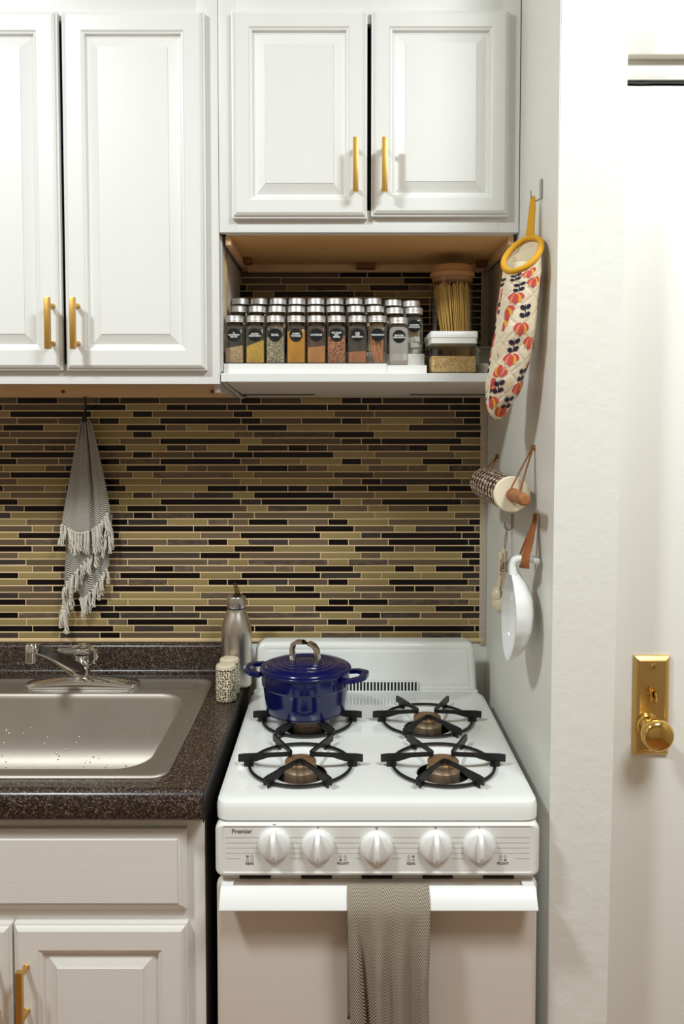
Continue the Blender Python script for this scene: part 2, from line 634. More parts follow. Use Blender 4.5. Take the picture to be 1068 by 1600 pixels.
def text_mb(lines, size, x, y, z, spacing=1.05, bold=0.0, depth=0.0003, align='CENTER'):
    """flat lettering facing -Y, centred on x, z"""
    cu = bpy.data.curves.new('lettering', 'FONT')
    cu.body = '\n'.join(lines)
    cu.size = size
    cu.align_x = align
    cu.align_y = 'CENTER'
    cu.space_line = spacing
    cu.offset = bold
    cu.extrude = depth
    cu.resolution_u = 2
    tmp = bpy.data.objects.new('lettering', cu)
    COL.objects.link(tmp)
    dg = bpy.context.evaluated_depsgraph_get()
    me = bpy.data.meshes.new_from_object(tmp.evaluated_get(dg))
    bpy.data.objects.remove(tmp)
    bpy.data.curves.remove(cu)
    mb = MB()
    mb.bm.from_mesh(me)
    bpy.data.meshes.remove(me)
    for v in mb.bm.verts:
        a, b, c = v.co
        v.co = (x + a, y - c, z + b)
    return mb


def rrect(x0, x1, y0, y1, r, z, n=6):
    pts = []
    for cx, cy, a0 in ((x1 - r, y1 - r, 0), (x0 + r, y1 - r, 90), (x0 + r, y0 + r, 180), (x1 - r, y0 + r, 270)):
        for i in range(n + 1):
            a = R(a0 + 90 * i / n)
            pts.append((cx + r * math.cos(a), cy + r * math.sin(a), z))
    return pts


def lerp(a, b, t):
    return a + (b - a) * t


def interp(tab, x):
    """piecewise linear in a list of tuples, first entry the key (any order)"""
    tab = sorted(tab)
    if x <= tab[0][0]:
        return tab[0][1:]
    for a, b in zip(tab, tab[1:]):
        if x <= b[0]:
            t = (x - a[0]) / (b[0] - a[0])
            return tuple(lerp(p, q, t) for p, q in zip(a[1:], b[1:]))
    return tab[-1][1:]


# ================================================================== THE ROOM
WALL_Y = 1.905
struct('floor', MB().box(-1.95, 1.9, -1.6, 2.05, -0.05, 0.0), M['floor'])
struct('ceiling', MB().box(-1.95, 1.9, -1.6, 2.05, 2.84, 2.89), M['ceiling'])
struct('wall_left', MB().box(-1.95, -1.90, -1.6, 2.05, 0, 2.84), M['wall_warm'])
struct('wall_front', MB().box(-1.90, 1.75, -1.6, -1.55, 0, 2.84), M['wall_warm'])
struct('wall_side', MB().box(1.75, 1.80, -1.6, 2.05, 0, 2.84), M['wall_warm'])

wall_back = struct('wall_back', MB().box(-1.90, 0.338, WALL_Y, 2.0, 0, 2.84), M['wall'])
# grout bed and plaster edge of the mosaic are pieces of the wall
obj('grout_bed', MB().box(-1.30, 0.3235, 1.9012, WALL_Y, 1.0035, 1.90), M['grout'], wall_back)
obj('grout_edge', MB().box(0.3235, 0.3375, 1.9000, WALL_Y, 0.99, 1.90, 0.0012), M['wall_rough'], wall_back)
obj('grout_sill', MB().box(-1.30, 0.330, 1.8985, WALL_Y, 0.9975, 1.0045, 0.0015), M['grout'], wall_back)

# stub wall on the right: kitchen face, end face, slightly out of plumb outer corner
pier = MB()
pier.loft([[(0.338, 1.30, 0), (0.4335, 1.30, 0), (0.4335, 2.0, 0), (0.338, 2.0, 0)],
           [(0.3365, 1.30, 0.9), (0.4372, 1.30, 0.9), (0.4372, 2.0, 0.9), (0.338, 2.0, 0.9)],
           [(0.338, 1.30, 1.6), (0.4412, 1.30, 1.6), (0.4412, 2.0, 1.6), (0.338, 2.0, 1.6)],
           [(0.339, 1.30, 2.84), (0.449, 1.30, 2.84), (0.449, 2.0, 2.84), (0.339, 2.0, 2.84)]])
bmesh.ops.bevel(pier.bm, geom=[e for e in pier.bm.edges if abs(e.verts[0].co.y - 1.30) < 1e-4 and abs(e.verts[1].co.y - 1.30) < 1e-4 and abs(e.verts[0].co.z - e.verts[1].co.z) > .1],
                offset=0.004, segments=2, affect='EDGES')
struct('wall_right', pier, M['wall'])
# wall over the doorway, door head trim and the flush white door
struct('wall_door', MB().box(0.43, 1.75, 1.375, 2.0, 2.0635, 2.84), M['wall'])
door = struct('door_1', MB().box(0.4335, 1.30, 1.36, 1.40, 0.005, 2.0605, 0.0025), M['door'])
struct('trim_1', MB().box(0.446, 1.75, 1.353, 1.3748, 2.0665, 2.0975, 0.001), M['door'])
struct('trim_2', MB().box(0.446, 1.75, 1.334, 1.3748, 2.0977, 2.30, 0.004), M['door'])
struct('wall_hall', MB().box(1.30, 1.75, 1.365, 2.0, 0, 2.0632), M['wall'])

# lock plate, thumb turn and knob
plate = MB()
px0, px1, pz0, pz1, py = 0.4890, 0.5490, 0.9535, 1.1225, 1.36
rings = [(0, 0), (0, -0.0045), (0.0015, -0.006), (0.0085, -0.0095), (0.0095, -0.0088)]
secs = [[(px0 + i, py + d, pz0 + i), (px1 - i, py + d, pz0 + i), (px1 - i, py + d, pz1 - i), (px0 + i, py + d, pz1 - i)] for i, d in rings]
plate.loft(secs)
lock = obj('lock_plate', plate, M['brass_plate'], door, smooth=20)
obj('screw', MB().lathe([(0.0046, 1.352), (0.0046, 1.3485), (0.0036, 1.3473), (0.0008, 1.3470)], (0.5200, 0, 1.1065), 'y', 16), M['brass_polished'], lock)
tt = MB()
tt.lathe([(0.0075, 1.352), (0.0075, 1.349), (0.006, 1.3465)], (0.5165, 0, 1.0595), 'y', 20)
for k in (-1, 1):
    secs = []
    for j in range(7):
        a = -1 + 2 * j / 6
        w = 0.0032 * math.sqrt(max(0.05, 1 - a * a))
        secs.append([(0.5165 + k * 0.0035 + w * math.cos(q) - a * 0.0015, 1.343 + 0.0065 * math.sin(q), 1.0595 + a * 0.0125 - k * 0.002) for q in [2 * PI * i / 8 for i in range(8)]])
    tt.loft(secs)
obj('thumb_turn', tt, M['brass_polished'], lock)
kp = [(0.0205, 1.352), (0.0205, 1.3495), (0.0175, 1.3475), (0.0165, 1.3445), (0.0120, 1.3425), (0.0098, 1.337), (0.0098, 1.326), (0.0125, 1.322),
      (0.0190, 1.3185), (0.0245, 1.3125), (0.0262, 1.3055), (0.0252, 1.2985), (0.0215, 1.2940), (0.0150, 1.2918), (0.0070, 1.2906), (0.0008, 1.2902)]
obj('door_handle', MB().lathe(kp, (0.5105, 0, 1.0065), 'y', 40), M['brass_polished'], lock)
# chipped paint where the door meets the wall, and the dark slit above it
chip = MB()
for z0, z1, w in ((1.052, 1.060, 0.0028), (1.018, 1.050, 0.0007), (0.999, 1.016, 0.0042), (0.955, 0.998, 0.0006), (0.70, 0.955, 0.0006)):
    n = max(3, int((z1 - z0) / 0.004))
    sec = []
    for i in range(n + 1):
        z = lerp(z0, z1, i / n)
        ww = w * (0.6 + 0.5 * random.random())
        sec.append([(0.4385, 1.3590, z), (0.4392 + ww, 1.3590, z), (0.4392 + ww, 1.3602, z), (0.4385, 1.3602, z)])
    chip.loft(sec)
obj('paint_chip', chip, M['wood_dark'], door)
slit = MB()
sec = []
for i in range(40):
    x = lerp(0.4445, 1.29, i / 39)
    a, b = 0.0012 + 0.0012 * random.random(), 0.0010 + 0.0012 * random.random()
    if i < 3:
        a += 0.001
    sec.append([(x, 1.3565, 2.0632 - b), (x, 1.3565, 2.0632 + a), (x, 1.3745, 2.0632 + a), (x, 1.3745, 2.0632 - b)])
slit.loft(sec)
obj('gap_shadow_strip', slit, M['black'], door)

# ================================================================== MOSAIC
ROWS = '''T-752K-658S-562K-514S-422T-234K-188S-94O-1K45K93S187K280K321
K-785T-595K-500O-407K-361K-266K-220K-34K60K248K321
O-769K-580O-485K-439T-252K-206O-18T75T262K321
T-753S-658T-563K-516O-422K-234K-188T-94S-1K45T93O186T281K321
T-786K-691O-501K-408T-361O-313T-220K-127O60O154S322
T-770T-581O-485K-440O-252T-206S-19K75O263K322
T-754S-563O-515T-422K-235O-188T-2S45K91K278O322
K-786T-691S-643T-596K-501O-407S-361T-313O-220S-125K-80S-34T60S153K200O248S322
S-770K-582S-486K-440T-346S-252K-206K-19O76T262O322
K-755T-658T-564K-516S-422K-235T-189O-95O-1K45T92O186K279T322
T-787O-690T-643K-597O-502K-408O-361S-314T-221K-126S-80T-33O60T153S200O248S322
T-771K-582T-486O-440S-252O-206T-19S74T262O322
T-755O-563K-516O-422T-236O-189O-1T45K91S278T322
K-788T-692O-643K-597K-502O-314K-221K-126K-80T-33K59K152O200K247K323
O-772T-583O-487S-441T-346S-252O-205K-19T76O262T323
K-754O-563K-517O-423K-236S-188K-2O46T92K278S323
O-787S-740K-578O-501K-408T-221O-174S-80O-33T60O107T200K247O323
S-771O-578S-486K-441S-346K-253T-204T-19O76O262T323
O-736T-626K-499S-407O-313S-266T-218K-126T-32K14O108T295K323
T-722O-674T-626K-579K-346K-252T-64K28T122O170S263K310T323
O-755K-564K-519O-330T-237K-50O44S91K279K324
T-739S-641O-546S-501T-408S-313K-267O-219S-125T-32K15T108K295K324
K-723T-675K-627O-543K-439O-252K-158O29K122T169T216K310T324
T-756O-565S-331K-237T-50O44T91O279K324
S-738T-642O-544T-501T-314S-266O-219S-33O15S107T295K324
O-723T-676K-627S-438K-393S-346T-252T-157S-112O-64K27O123K169O218K310T324
K-756O-660T-566T-519K-331O-236K-50S45O92O185O280S324
O-737K-642O-544T-500S-408O-313K-268K-220S-126T-33K14O109K295T324
T-723S-677K-628O-537K-439S-392T-346O-157T-111K-64O29T123K170K216S311K324
S-757T-566T-519O-331S-236K-50T44S91T279O325
K-740T-643K-548O-501O-314T-219O-32K15K108S296O325
O-629K-534K-440K-394T-346K-252T-159O-111T-64K28O218K310K325
K-758S-662O-567K-520S-332T-238S-50O44K90S184T279S325
O-739O-549S-503K-315O-220T-34K13T108O296O325
K-725K-535O-488S-394O-347T-253K-205K-112S-64O29K122K311K325
S-758O-662S-568K-520T-332O-237O-50S44T90O186S280O325'''.split('\n')
NICHE = {15: 'K-204O-157K28S75O124O227K270K321', 16: 'K-219T-126O-80S14O63S154T204K270K321', 17: 'K-233T-140T46O141K270K321', 18: 'T-6K58K137K270K321',
         14: 'K-204S-100T75T202T270K321', 13: 'T-120K40K202T270K321', 12: 'O-60K60T130K202K270K321', 11: 'O-60K90K135K202K270K321', 10: 'K-60T90K160S212K270K321', 9: 'T-30K130K205K270K321'}


def parse(row):
    out, cur, num = [], None, ''
    for ch in row + '@':
        if ch in 'KOTS@':
            if cur:
                out.append((cur, int(num) / 1000.0))
            cur, num = ch, ''
        else:
            num += ch
    return out


PITCH, TH = 0.01569, 0.0126
tiles = []          # kind, x0, x1, zc, share in view
for i, row in enumerate(ROWS):
    z = 1.5617 - PITCH * i
    x = -0.88
    for k, xe in parse(row):
        vis = max(0.0, min(xe, 0.33) - max(x, -0.795))
        # pieces behind the towel, the bottle and the pot count for less
        if z > 1.10 and x > -0.66 and xe < -0.53:
            vis *= 0.15
        tiles.append((k, x + 0.0011, min(xe, 0.3225) - 0.0011, z, vis))
        x = xe
rt = random.Random(3)
for i in range(len(ROWS)):          # the mosaic goes on to the left, out of the picture
    x = -0.8805
    while x > -1.29:
        w = rt.choice((0.047, 0.094, 0.094, 0.187))
        tiles.append((rt.choice('KKOTTOS'), max(-1.298, x - w + 0.0011), x - 0.0011, 1.5617 - PITCH * i, 0.0))
        x -= w
for j in range(0, 20):
    z = 1.5774 + 0.0155 * j if j < 2 else 1.5774 + 0.0155 * j - 0.004
    if j in NICHE or (j - 0) in NICHE:
        row = parse(NICHE[j])
        z = 1.8059 + 0.0152 * (j - 15)
    else:
        z = 1.5774 + 0.01569 * j if j < 9 else 1.8059 + 0.0152 * (j - 15)
        row, x = [], -0.20 - rt.random() * 0.05
        while x < 0.321:
            row.append((rt.choice('KKTOTS'), min(x, 0.321)))
            x += rt.choice((0.047, 0.094, 0.094, 0.187))
        row.append((rt.choice('KT'), 0.321))
    x = -0.30
    for k, xe in row:
        if xe - x < 0.006:
            continue
        vis = (xe - x) * (0.9 if j in (15, 16, 17) else 0.5 if x > 0.12 else 0.02) if j else 0.01
        tiles.append((k, x + 0.0011, min(xe, 0.321) - 0.0011, z, vis))
        x = xe
TM = {'K': M['tile_dark'], 'O': M['tile_olive'], 'T': M['tile_taupe'], 'S': M['tile_slate']}
TDEP = {'K': 0.0, 'O': 0.0, 'T': 0.0, 'S': 0.0}
tile_cache = {}


def tile_geo(w, h, kind, rnd):
    """box with a chamfered front edge; slate gets a riven, uneven face"""
    a, c = w / 2, 0.0011
    hz = h / 2
    j = (lambda: rnd.uniform(-1, 1)) if kind == 'S' else (lambda: 0)
    v, f = [], []
    for inset, y in ((0, 0.0045), (0, 0.0010), (c, 0.0)):
        for sx, sz in ((-1, -1), (1, -1), (1, 1), (-1, 1)):
            v.append((sx * (a - inset) + j() * 0.0007, y + j() * 0.0006 * (y < 0.004), sz * (hz - inset) + j() * 0.0005))
    for r in (0, 4):
        for i in range(4):
            k = (i + 1) % 4
            f.append((r + i, r + k, r + 4 + k, r + 4 + i))
    f.append((8, 9, 10, 11))
    return v, f


def tile_mesh(w, kind, q):
    key = (round(w, 3), kind, q)
    if key not in tile_cache:
        v, f = tile_geo(w, TH, kind, random.Random(q))
        me = bpy.data.meshes.new('tile')
        me.from_pydata(v, [], f)
        me.materials.append(TM[kind])
        tile_cache[key] = me
    return tile_cache[key]


order = sorted(range(len(tiles)), key=lambda i: -tiles[i][4])
single = set(order[:300])
rest = {'K': ([], []), 'O': ([], []), 'T': ([], []), 'S': ([], [])}
for i, (k, x0, x1, z, vis) in enumerate(tiles):
    w = x1 - x0
    if w < 0.003:
        continue
    if i in single:
        o = link('tile', tile_mesh(w, k, i % 5 if k == 'S' else 0), wall_back)
        o.location = ((x0 + x1) / 2, 1.8998 + rt.uniform(-0.0003, 0.0003), z)
    else:
        v, f = tile_geo(w, TH, k, random.Random(i))
        V, F = rest[k]
        b = len(V)
        V.extend(((x0 + x1) / 2 + a, 1.8998 + b_, z + c) for a, b_, c in v)
        F.extend(tuple(q + b for q in ff) for ff in f)
allv, allf, mi = [], [], []
for n, k in enumerate('KOTS'):
    b = len(allv)
    allv += rest[k][0]
    allf += [tuple(q + b for q in ff) for ff in rest[k][1]]
    mi += [n] * len(rest[k][1])
me = bpy.data.meshes.new('small_tiles')
me.from_pydata(allv, [], allf)
for k in 'KOTS':
    me.materials.append(TM[k])
me.polygons.foreach_set('material_index', mi)
o = link('small_tiles', me, wall_back)
o['kind'] = 'stuff'


# ================================================================== CABINETS
def panel_door(x0, x1, z0, z1, yf, th=0.019, stile=0.043):
    """raised-panel door facing -Y"""
    rings = [(0, th), (0, 0.0075), (0.0035, 0.0065), (0.0045, 0.0035), (0.0075, 0.0012), (0.0095, 0.0),
             (stile - 0.006, 0.0), (stile - 0.003, 0.0022), (stile, 0.0030), (stile + 0.002, 0.0085), (stile + 0.006, 0.0095), (stile + 0.0245, 0.0016), (stile + 0.0250, 0.0004)]
    secs = [[(x0 + i, yf + d, z0 + i), (x1 - i, yf + d, z0 + i), (x1 - i, yf + d, z1 - i), (x0 + i, yf + d, z1 - i)] for i, d in rings]
    return MB().loft(secs)


def slab_front(x0, x1, z0, z1, yf, th=0.019):
    rings = [(0, th), (0, 0.0085), (0.002, 0.0075), (0.010, 0.0025), (0.0125, 0.0022), (0.0145, 0.0)]
    secs = [[(x0 + i, yf + d, z0 + i), (x1 - i, yf + d, z0 + i), (x1 - i, yf + d, z1 - i), (x0 + i, yf + d, z1 - i)] for i, d in rings]
    return MB().loft(secs)


def bar_handle(x, z0, z1, yd, parent):
    """square bar pull: bar with two round posts, from door face yd"""
    mb = MB().box(x - 0.0052, x + 0.0052, yd - 0.034, yd - 0.0245, z0, z1, 0.0012)
    for z in (z0 + 0.0125, z1 - 0.0125):
        mb.lathe([(0.0052, yd + 0.0005), (0.0052, yd - 0.001), (0.0042, yd - 0.002), (0.0040, yd - 0.0255)], (x, 0, z), 'y', 14)
    return obj('handle', mb, M['brass'], parent)


def shell(x0, x1, y0, y1, z0, z1, t=0.016, bottom=True):
    """carcass: sides, top, back, bottom, open at the front"""
    mb = MB()
    mb.box(x0, x0 + t, y0, y1, z0, z1)
    mb.box(x1 - t, x1, y0, y1, z0, z1)
    mb.box(x0 + t, x1 - t, y0, y1, z1 - t, z1)
    mb.box(x0 + t, x1 - t, y1 - 0.006, y1, z0, z1 - t)
    if bottom:
        mb.box(x0 + t, x1 - t, y0, y1 - 0.006, z0, z0 + t)
    return mb


YF, YD = 1.58, 1.56            # face frame and door planes of the upper cabinets
ZT = 2.82
# ---- tall wall cabinet over the sink
wc = thing('wall_cabinet', 'tall white wall cabinet with two raised panel doors, above the sink', 'cabinet', (-0.60, 1.74, 1.5858))
XL, XR = -0.985, -0.2345
body = shell(XL, XR, YF + 0.019, 1.8935, 1.608, ZT)
obj('carcass', body, M['cabinet'], wc)
ff = MB()
ff.box(XL, XL + 0.04, YF, YF + 0.019, 1.5858, ZT, 0.0012)
ff.box(XR - 0.040, XR, YF, YF + 0.019, 1.5858, ZT, 0.0012)
ff.box(XL + 0.0395, XR - 0.0395, YF, YF + 0.019, 1.5858, 1.624, 0.0012)
ff.box(XL + 0.0395, XR - 0.0395, YF, YF + 0.019, 2.268, ZT, 0.0012)
obj('face_frame', ff, M['cabinet'], wc)
un = MB()
un.box(XR - 0.013, XR - 0.002, YF + 0.0185, 1.888, 1.5700, 1.608, 0.001)
obj('side_rail', un, M['filler'], wc)
un = MB()
un.box(XL + 0.02, XR - 0.0135, 1.872, 1.888, 1.5690, 1.608, 0.001)
rail = obj('hanging_rail', un, M['raw_wood'], wc)
for x in (-0.635, -0.2955):
    obj('screw', MB().lathe([(0.0042, 1.8722), (0.0042, 1.8703), (0.0018, 1.8697)], (x, 0, 1.5818), 'y', 12), M['wood_dark'], rail)
d1 = obj('door', panel_door(-0.9600, -0.5320, 1.6116, 2.279, YD), M['cabinet'], wc, smooth=11)
bar_handle(-0.5465, 1.6485, 1.7440, YD, d1)
d2 = obj('door', panel_door(-0.5238, -0.2573, 1.6112, 2.279, YD), M['cabinet'], wc, smooth=11)
bar_handle(-0.4995, 1.6485, 1.7440, YD, d2)

# ---- short wall cabinet over the hood
sc_ = thing('wall_cabinet', 'short white wall cabinet with two raised panel doors, above the spice jars', 'cabinet', (0.05, 1.74, 1.853))
XL, XR = -0.2335, 0.3365
obj('carcass', shell(XL + 0.010, XR - 0.006, YF + 0.019, 1.8935, 1.872, ZT), M['cabinet'], sc_)
ff = MB()
ff.box(XL, XL + 0.036, YF, YF + 0.019, 1.874, ZT, 0.0012)
ff.box(XR - 0.036, XR, YF, YF + 0.019, 1.874, ZT, 0.0012)
ff.box(XL + 0.0355, XR - 0.0355, YF, YF + 0.019, 1.874, 1.915, 0.0012)
ff.box(XL + 0.0355, XR - 0.0355, YF, YF + 0.019, 2.262, ZT, 0.0012)
obj('face_frame', ff, M['cabinet'], sc_)
obj('bottom_panel', MB().box(XL + 0.02, XR - 0.016, YF + 0.0192, 1.872, 1.8685, 1.8718), M['fibre'], sc_)
obj('side_rail', MB().box(XL + 0.0085, XL + 0.0195, YF + 0.0192, 1.885, 1.8540, 1.8718, 0.001), M['raw_wood'], sc_)
obj('side_rail', MB().box(XR - 0.016, XR - 0.005, YF + 0.0192, 1.885, 1.8540, 1.8718, 0.001), M['raw_wood'], sc_)
obj('hanging_rail', MB().box(XL + 0.02, XR - 0.0165, 1.8722, 1.888, 1.8520, 1.8718, 0.001), M['raw_wood'], sc_)
for x, y, w in ((-0.2040, 1.800, 0.0085), (0.0535, 1.858, 0.0210), (0.3080, 1.830, 0.010)):
    obj('glue_block', MB().box(x - w, x + w, y - 0.014, y + 0.0125, 1.8555, 1.8684, 0.0015), M['wood_dark'], sc_)
d1 = obj('door', panel_door(-0.2070, 0.0472, 1.8975, 2.281, YD, stile=0.0385), M['cabinet'], sc_, smooth=11)
bar_handle(0.0250, 1.9370, 2.0350, YD, d1)
d2 = obj('door', panel_door(0.0552, 0.3140, 1.9010, 2.281, YD, stile=0.0385), M['cabinet'], sc_, smooth=11)
bar_handle(0.0788, 1.9370, 2.0350, YD, d2)

# ---- filler panels closing the niche sides
fp = thing('filler_panel', 'pale filler panel with thin brass edge on the left side of the spice niche', 'panel', (-0.2345, 1.70, 1.61), 'niche side panels')
obj('panel', MB().box(-0.2343, -0.2318, 1.600, 1.652, 1.6105, 1.872, 0.0005), M['cabinet'], fp)
obj('edge_strip', MB().box(-0.2342, -0.2296, 1.6525, 1.6575, 1.630, 1.852, 0.0006), M['brass'], fp)
obj('panel', MB().box(-0.2343, -0.2318, 1.672, 1.885, 1.6105, 1.853, 0.0005), M['filler'], fp)
fp = thing('filler_panel', 'pale filler panel with thin brass edge on the right side of the spice niche', 'panel', (0.3365, 1.78, 1.61), 'niche side panels')
obj('panel', MB().box(0.3340, 0.3363, 1.755, 1.885, 1.600, 1.853, 0.0005), M['filler'], fp)
obj('edge_strip', MB().box(0.3310, 0.3362, 1.742, 1.747, 1.620, 1.8535, 0.0006), M['brass'], fp)

# ---- base cabinet
bc = thing('base_cabinet', 'white base cabinet with a wide drawer front and panel doors, under the sink', 'cabinet', (-0.70, 1.58, 0))
XL, XR = -1.30, -0.2225
cb = MB()
cb.box(XL, XL + 0.016, 1.32, 1.88, 0.10, 0.878)
cb.box(XR - 0.016, XR, 1.32, 1.88, 0.10, 0.878)
cb.box(XL + 0.016, XR - 0.016, 1.32, 1.874, 0.10, 0.116)
cb.box(XL + 0.016, XR - 0.016, 1.8745, 1.88, 0.10, 0.878)
obj('carcass', cb, M['cabinet_h'], bc)
ff = MB()
ff.box(XL, XL + 0.04, 1.30, 1.3195, 0.10, 0.878, 0.001)
ff.box(XR - 0.037, XR, 1.30, 1.3195, 0.10, 0.878, 0.001)
ff.box(XL + 0.0395, XR - 0.0365, 1.30, 1.3195, 0.848, 0.878, 0.001)
ff.box(XL + 0.0395, XR - 0.0365, 1.30, 1.3195, 0.688, 0.742, 0.001)
ff.box(XL + 0.0395, XR - 0.0365, 1.30, 1.3195, 0.10, 0.145, 0.001)
obj('face_frame', ff, M['cabinet_h'], bc)
obj('dark_side_sheet', MB().box(XR + 0.0002, XR + 0.0030, 1.3005, 1.88, 0.0, 0.8825), M['black_lam'], bc)  # thin dark sheet laid over the cabinet's right side
obj('toe_kick', MB().box(XL, XR, 1.37, 1.385, 0.0, 0.0995), M['black_lam'], bc)
obj('drawer_front', slab_front(-0.875, -0.2500, 0.7265, 0.8590, 1.281), M['cabinet_h'], bc, smooth=11)
d1 = obj('door', panel_door(-0.850, -0.5345, 0.130, 0.7020, 1.281, stile=0.046), M['cabinet_h'], bc, smooth=11)
bar_handle(-0.5570, 0.5500, 0.6480, 1.281, d1)
d2 = obj('door', panel_door(-0.5305, -0.2500, 0.130, 0.7030, 1.281, stile=0.046), M['cabinet_h'], bc, smooth=11)
bar_handle(-0.5085, 0.5500, 0.6480, 1.281, d2)

# ================================================================== COUNTER AND SINK
ct = thing('countertop', 'dark brown speckled laminate countertop with a raised back lip, around the sink', 'countertop', (-0.7, 1.58, 0.88))
prof_front = [(1.300, 0.8830), (1.272, 0.8830), (1.265, 0.8850), (1.2610, 0.8900), (1.2600, 0.9000), (1.2600, 0.9150), (1.2625, 0.9255), (1.2680, 0.9305), (1.2740, 0.9325), (1.2800, 0.9322), (1.287, 0.9310), (1.293, 0.9302), (1.318, 0.9300)]
prof_back = [(1.815, 0.9300), (1.868, 0.9300), (1.874, 0.9315), (1.8785, 0.9360), (1.8800, 0.9430), (1.8800, 0.9870), (1.8815, 0.9925), (1.8855, 0.9960), (1.890, 0.9970), (1.9045, 0.9970), (1.9045, 0.9000)]
cm = MB()
SX0, SX1 = -0.925, -0.287      # sink outline
full = prof_front + prof_back + [(1.815, 0.900), (1.318, 0.900), (1.300, 0.900)]
cm.prism(full, 'x', SX1 - 0.012, -0.2190)
cm.prism(full, 'x', -1.30, SX0 + 0.012)
cm.prism(prof_front + [(1.318, 0.900), (1.300, 0.900)], 'x', SX0 + 0.012, SX1 - 0.012)
cm.prism(prof_back + [(1.815, 0.900)], 'x', SX0 + 0.012, SX1 - 0.012)
bmesh.ops.remove_doubles(cm.bm, verts=cm.bm.verts[:], dist=1e-5)
# drop the inner walls left where the pieces meet
dbl = [f for f in cm.bm.faces if abs(f.normal.x) > 0.9 and not (min(v.co.x for v in f.verts) > -0.22 or max(v.co.x for v in f.verts) < -1.29)]
obj('worktop', cm, M['laminate'], ct, smooth=50)
obj('end_cap', MB().prism([(1.2605, 0.8835), (1.2605, 0.928), (1.272, 0.9318), (1.292, 0.9302), (1.868, 0.9298), (1.880, 0.94), (1.8805, 0.990), (1.890, 0.9968), (1.904, 0.9968), (1.904, 0.884)], 'x', -0.2189, -0.2172), M['black_lam'], ct, smooth=0)

sk = thing('kitchen_sink', 'brushed stainless steel drop-in sink set in the dark countertop', 'sink', (-0.605, 1.57, 0.93))
s_ = MB()
Y0, Y1 = 1.312, 1.822
secs = [rrect(SX0, SX1, Y0, Y1, 0.030, 0.9303), rrect(SX0, SX1, Y0, Y1, 0.030, 0.9325), rrect(SX0 + 0.003, SX1 - 0.003, Y0 + 0.003, Y1 - 0.003, 0.028, 0.9348),
        rrect(SX0 + 0.008, SX1 - 0.008, Y0 + 0.008, Y1 - 0.008, 0.026, 0.9352), rrect(SX0 + 0.013, SX1 - 0.013, Y0 + 0.013, Y1 - 0.013, 0.024, 0.9335),
        rrect(SX0 + 0.016, SX1 - 0.016, Y0 + 0.016, Y1 - 0.016, 0.022, 0.9322),
        rrect(SX0 + 0.026, SX1 - 0.026, Y0 + 0.024, Y1 - 0.022, 0.03, 0.9320)]
bx0, bx1, by0, by1 = SX0 + 0.044, SX1 - 0.042, Y0 + 0.036, Y1 - 0.093
for ins, z, r in ((-0.003, 0.9322, 0.062), (0.0, 0.9315, 0.06), (0.003, 0.928, 0.058), (0.0045, 0.920, 0.057), (0.012, 0.845, 0.058), (0.016, 0.822, 0.062), (0.024, 0.802, 0.066), (0.038, 0.786, 0.070), (0.058, 0.776, 0.072), (0.085, 0.7715, 0.075), (0.13, 0.7695, 0.06)):
    secs.append(rrect(bx0 + ins, bx1 - ins, by0 + ins, by1 - ins, r, z, 6))
s_.loft(secs, cap0=False)
obj('bowl', s_, M['steel'], sk, smooth=60)
led = MB()
led.loft([rrect(-0.452 + i, -0.318 - i, 1.742 + i, 1.797 - i, 0.014, z, 5) for i, z in ((0, 0.9322), (0.003, 0.9332), (0.008, 0.9332), (0.011, 0.9323))], cap0=False)
obj('ledge_pressing', led, M['steel'], sk)
obj('drain', MB().lathe([(0.045, 0.7697), (0.045, 0.7712), (0.038, 0.7720), (0.034, 0.7705), (0.008, 0.7705)], (-0.605, 1.53, 0), 'z', 28), M['chrome'], sk)
drops = MB()
rd = random.Random(11)
WALLP = [(0.905, 0.006), (0.845, 0.012), (0.822, 0.016), (0.802, 0.024), (0.786, 0.038), (0.776, 0.058), (0.7715, 0.085)]
for i in range(70):
    x, z = rd.uniform(-0.80, -0.37), 0.776 + 0.085 * rd.random() ** 1.6
    ins = interp(WALLP, z)[0]
    r = rd.uniform(0.0010, 0.0024)
    bmesh.ops.create_icosphere(drops.bm, subdivisions=1, radius=r, matrix=Matrix.Translation((x, by1 - ins - r * 0.1, z + r * 0.1)) @ Matrix.Diagonal((1, 0.6, 1.25, 1)))
o = obj('water_drops', drops, M['chrome'], sk)
o['kind'] = 'stuff'

# ---- faucet
fa = thing('faucet', 'low chrome single lever faucet on a long deck plate behind the sink bowl', 'faucet', (-0.57, 1.775, 0.933))
fp_ = MB()
secs = []
for i in range(25):
    t = i / 24
    x = lerp(-0.692, -0.447, t)
    h = 0.008 + 0.016 * math.sin(PI * t) ** 0.8
    w = 1.0 if 0.06 < t < 0.94 else 0.55 + 0.45 * math.sqrt(max(0, 1 - ((0.06 - min(t, 1 - t)) / 0.06) ** 2))
    yc, yw = 1.781, 0.027 * w
    secs.append([(x, yc - yw, 0.9335), (x, yc - yw, 0.9345 + h * 0.35), (x, yc - yw * 0.93, 0.9345 + h * 0.62), (x, yc - yw * 0.6, 0.934 + h * 0.8), (x, yc, 0.934 + h * 0.85), (x, yc + yw * 0.8, 0.934 + h * 0.6), (x, yc + yw, 0.9335)])
fp_.loft(secs)
obj('deck_plate', fp_, M['chrome'], fa, smooth=40)
FX, FY = -0.571, 1.781
obj('body', MB().lathe([(0.021, 0.944), (0.020, 0.952), (0.0165, 0.956), (0.0162, 0.970), (0.0175, 0.974), (0.0195, 0.977), (0.0195, 0.9795), (0.0180, 0.981), (0.0178, 0.998), (0.0170, 1.002), (0.009, 1.004)], (FX, FY, 0), 'z', 32), M['chrome'], fa)
sp = MB()
pts, rad = [], []
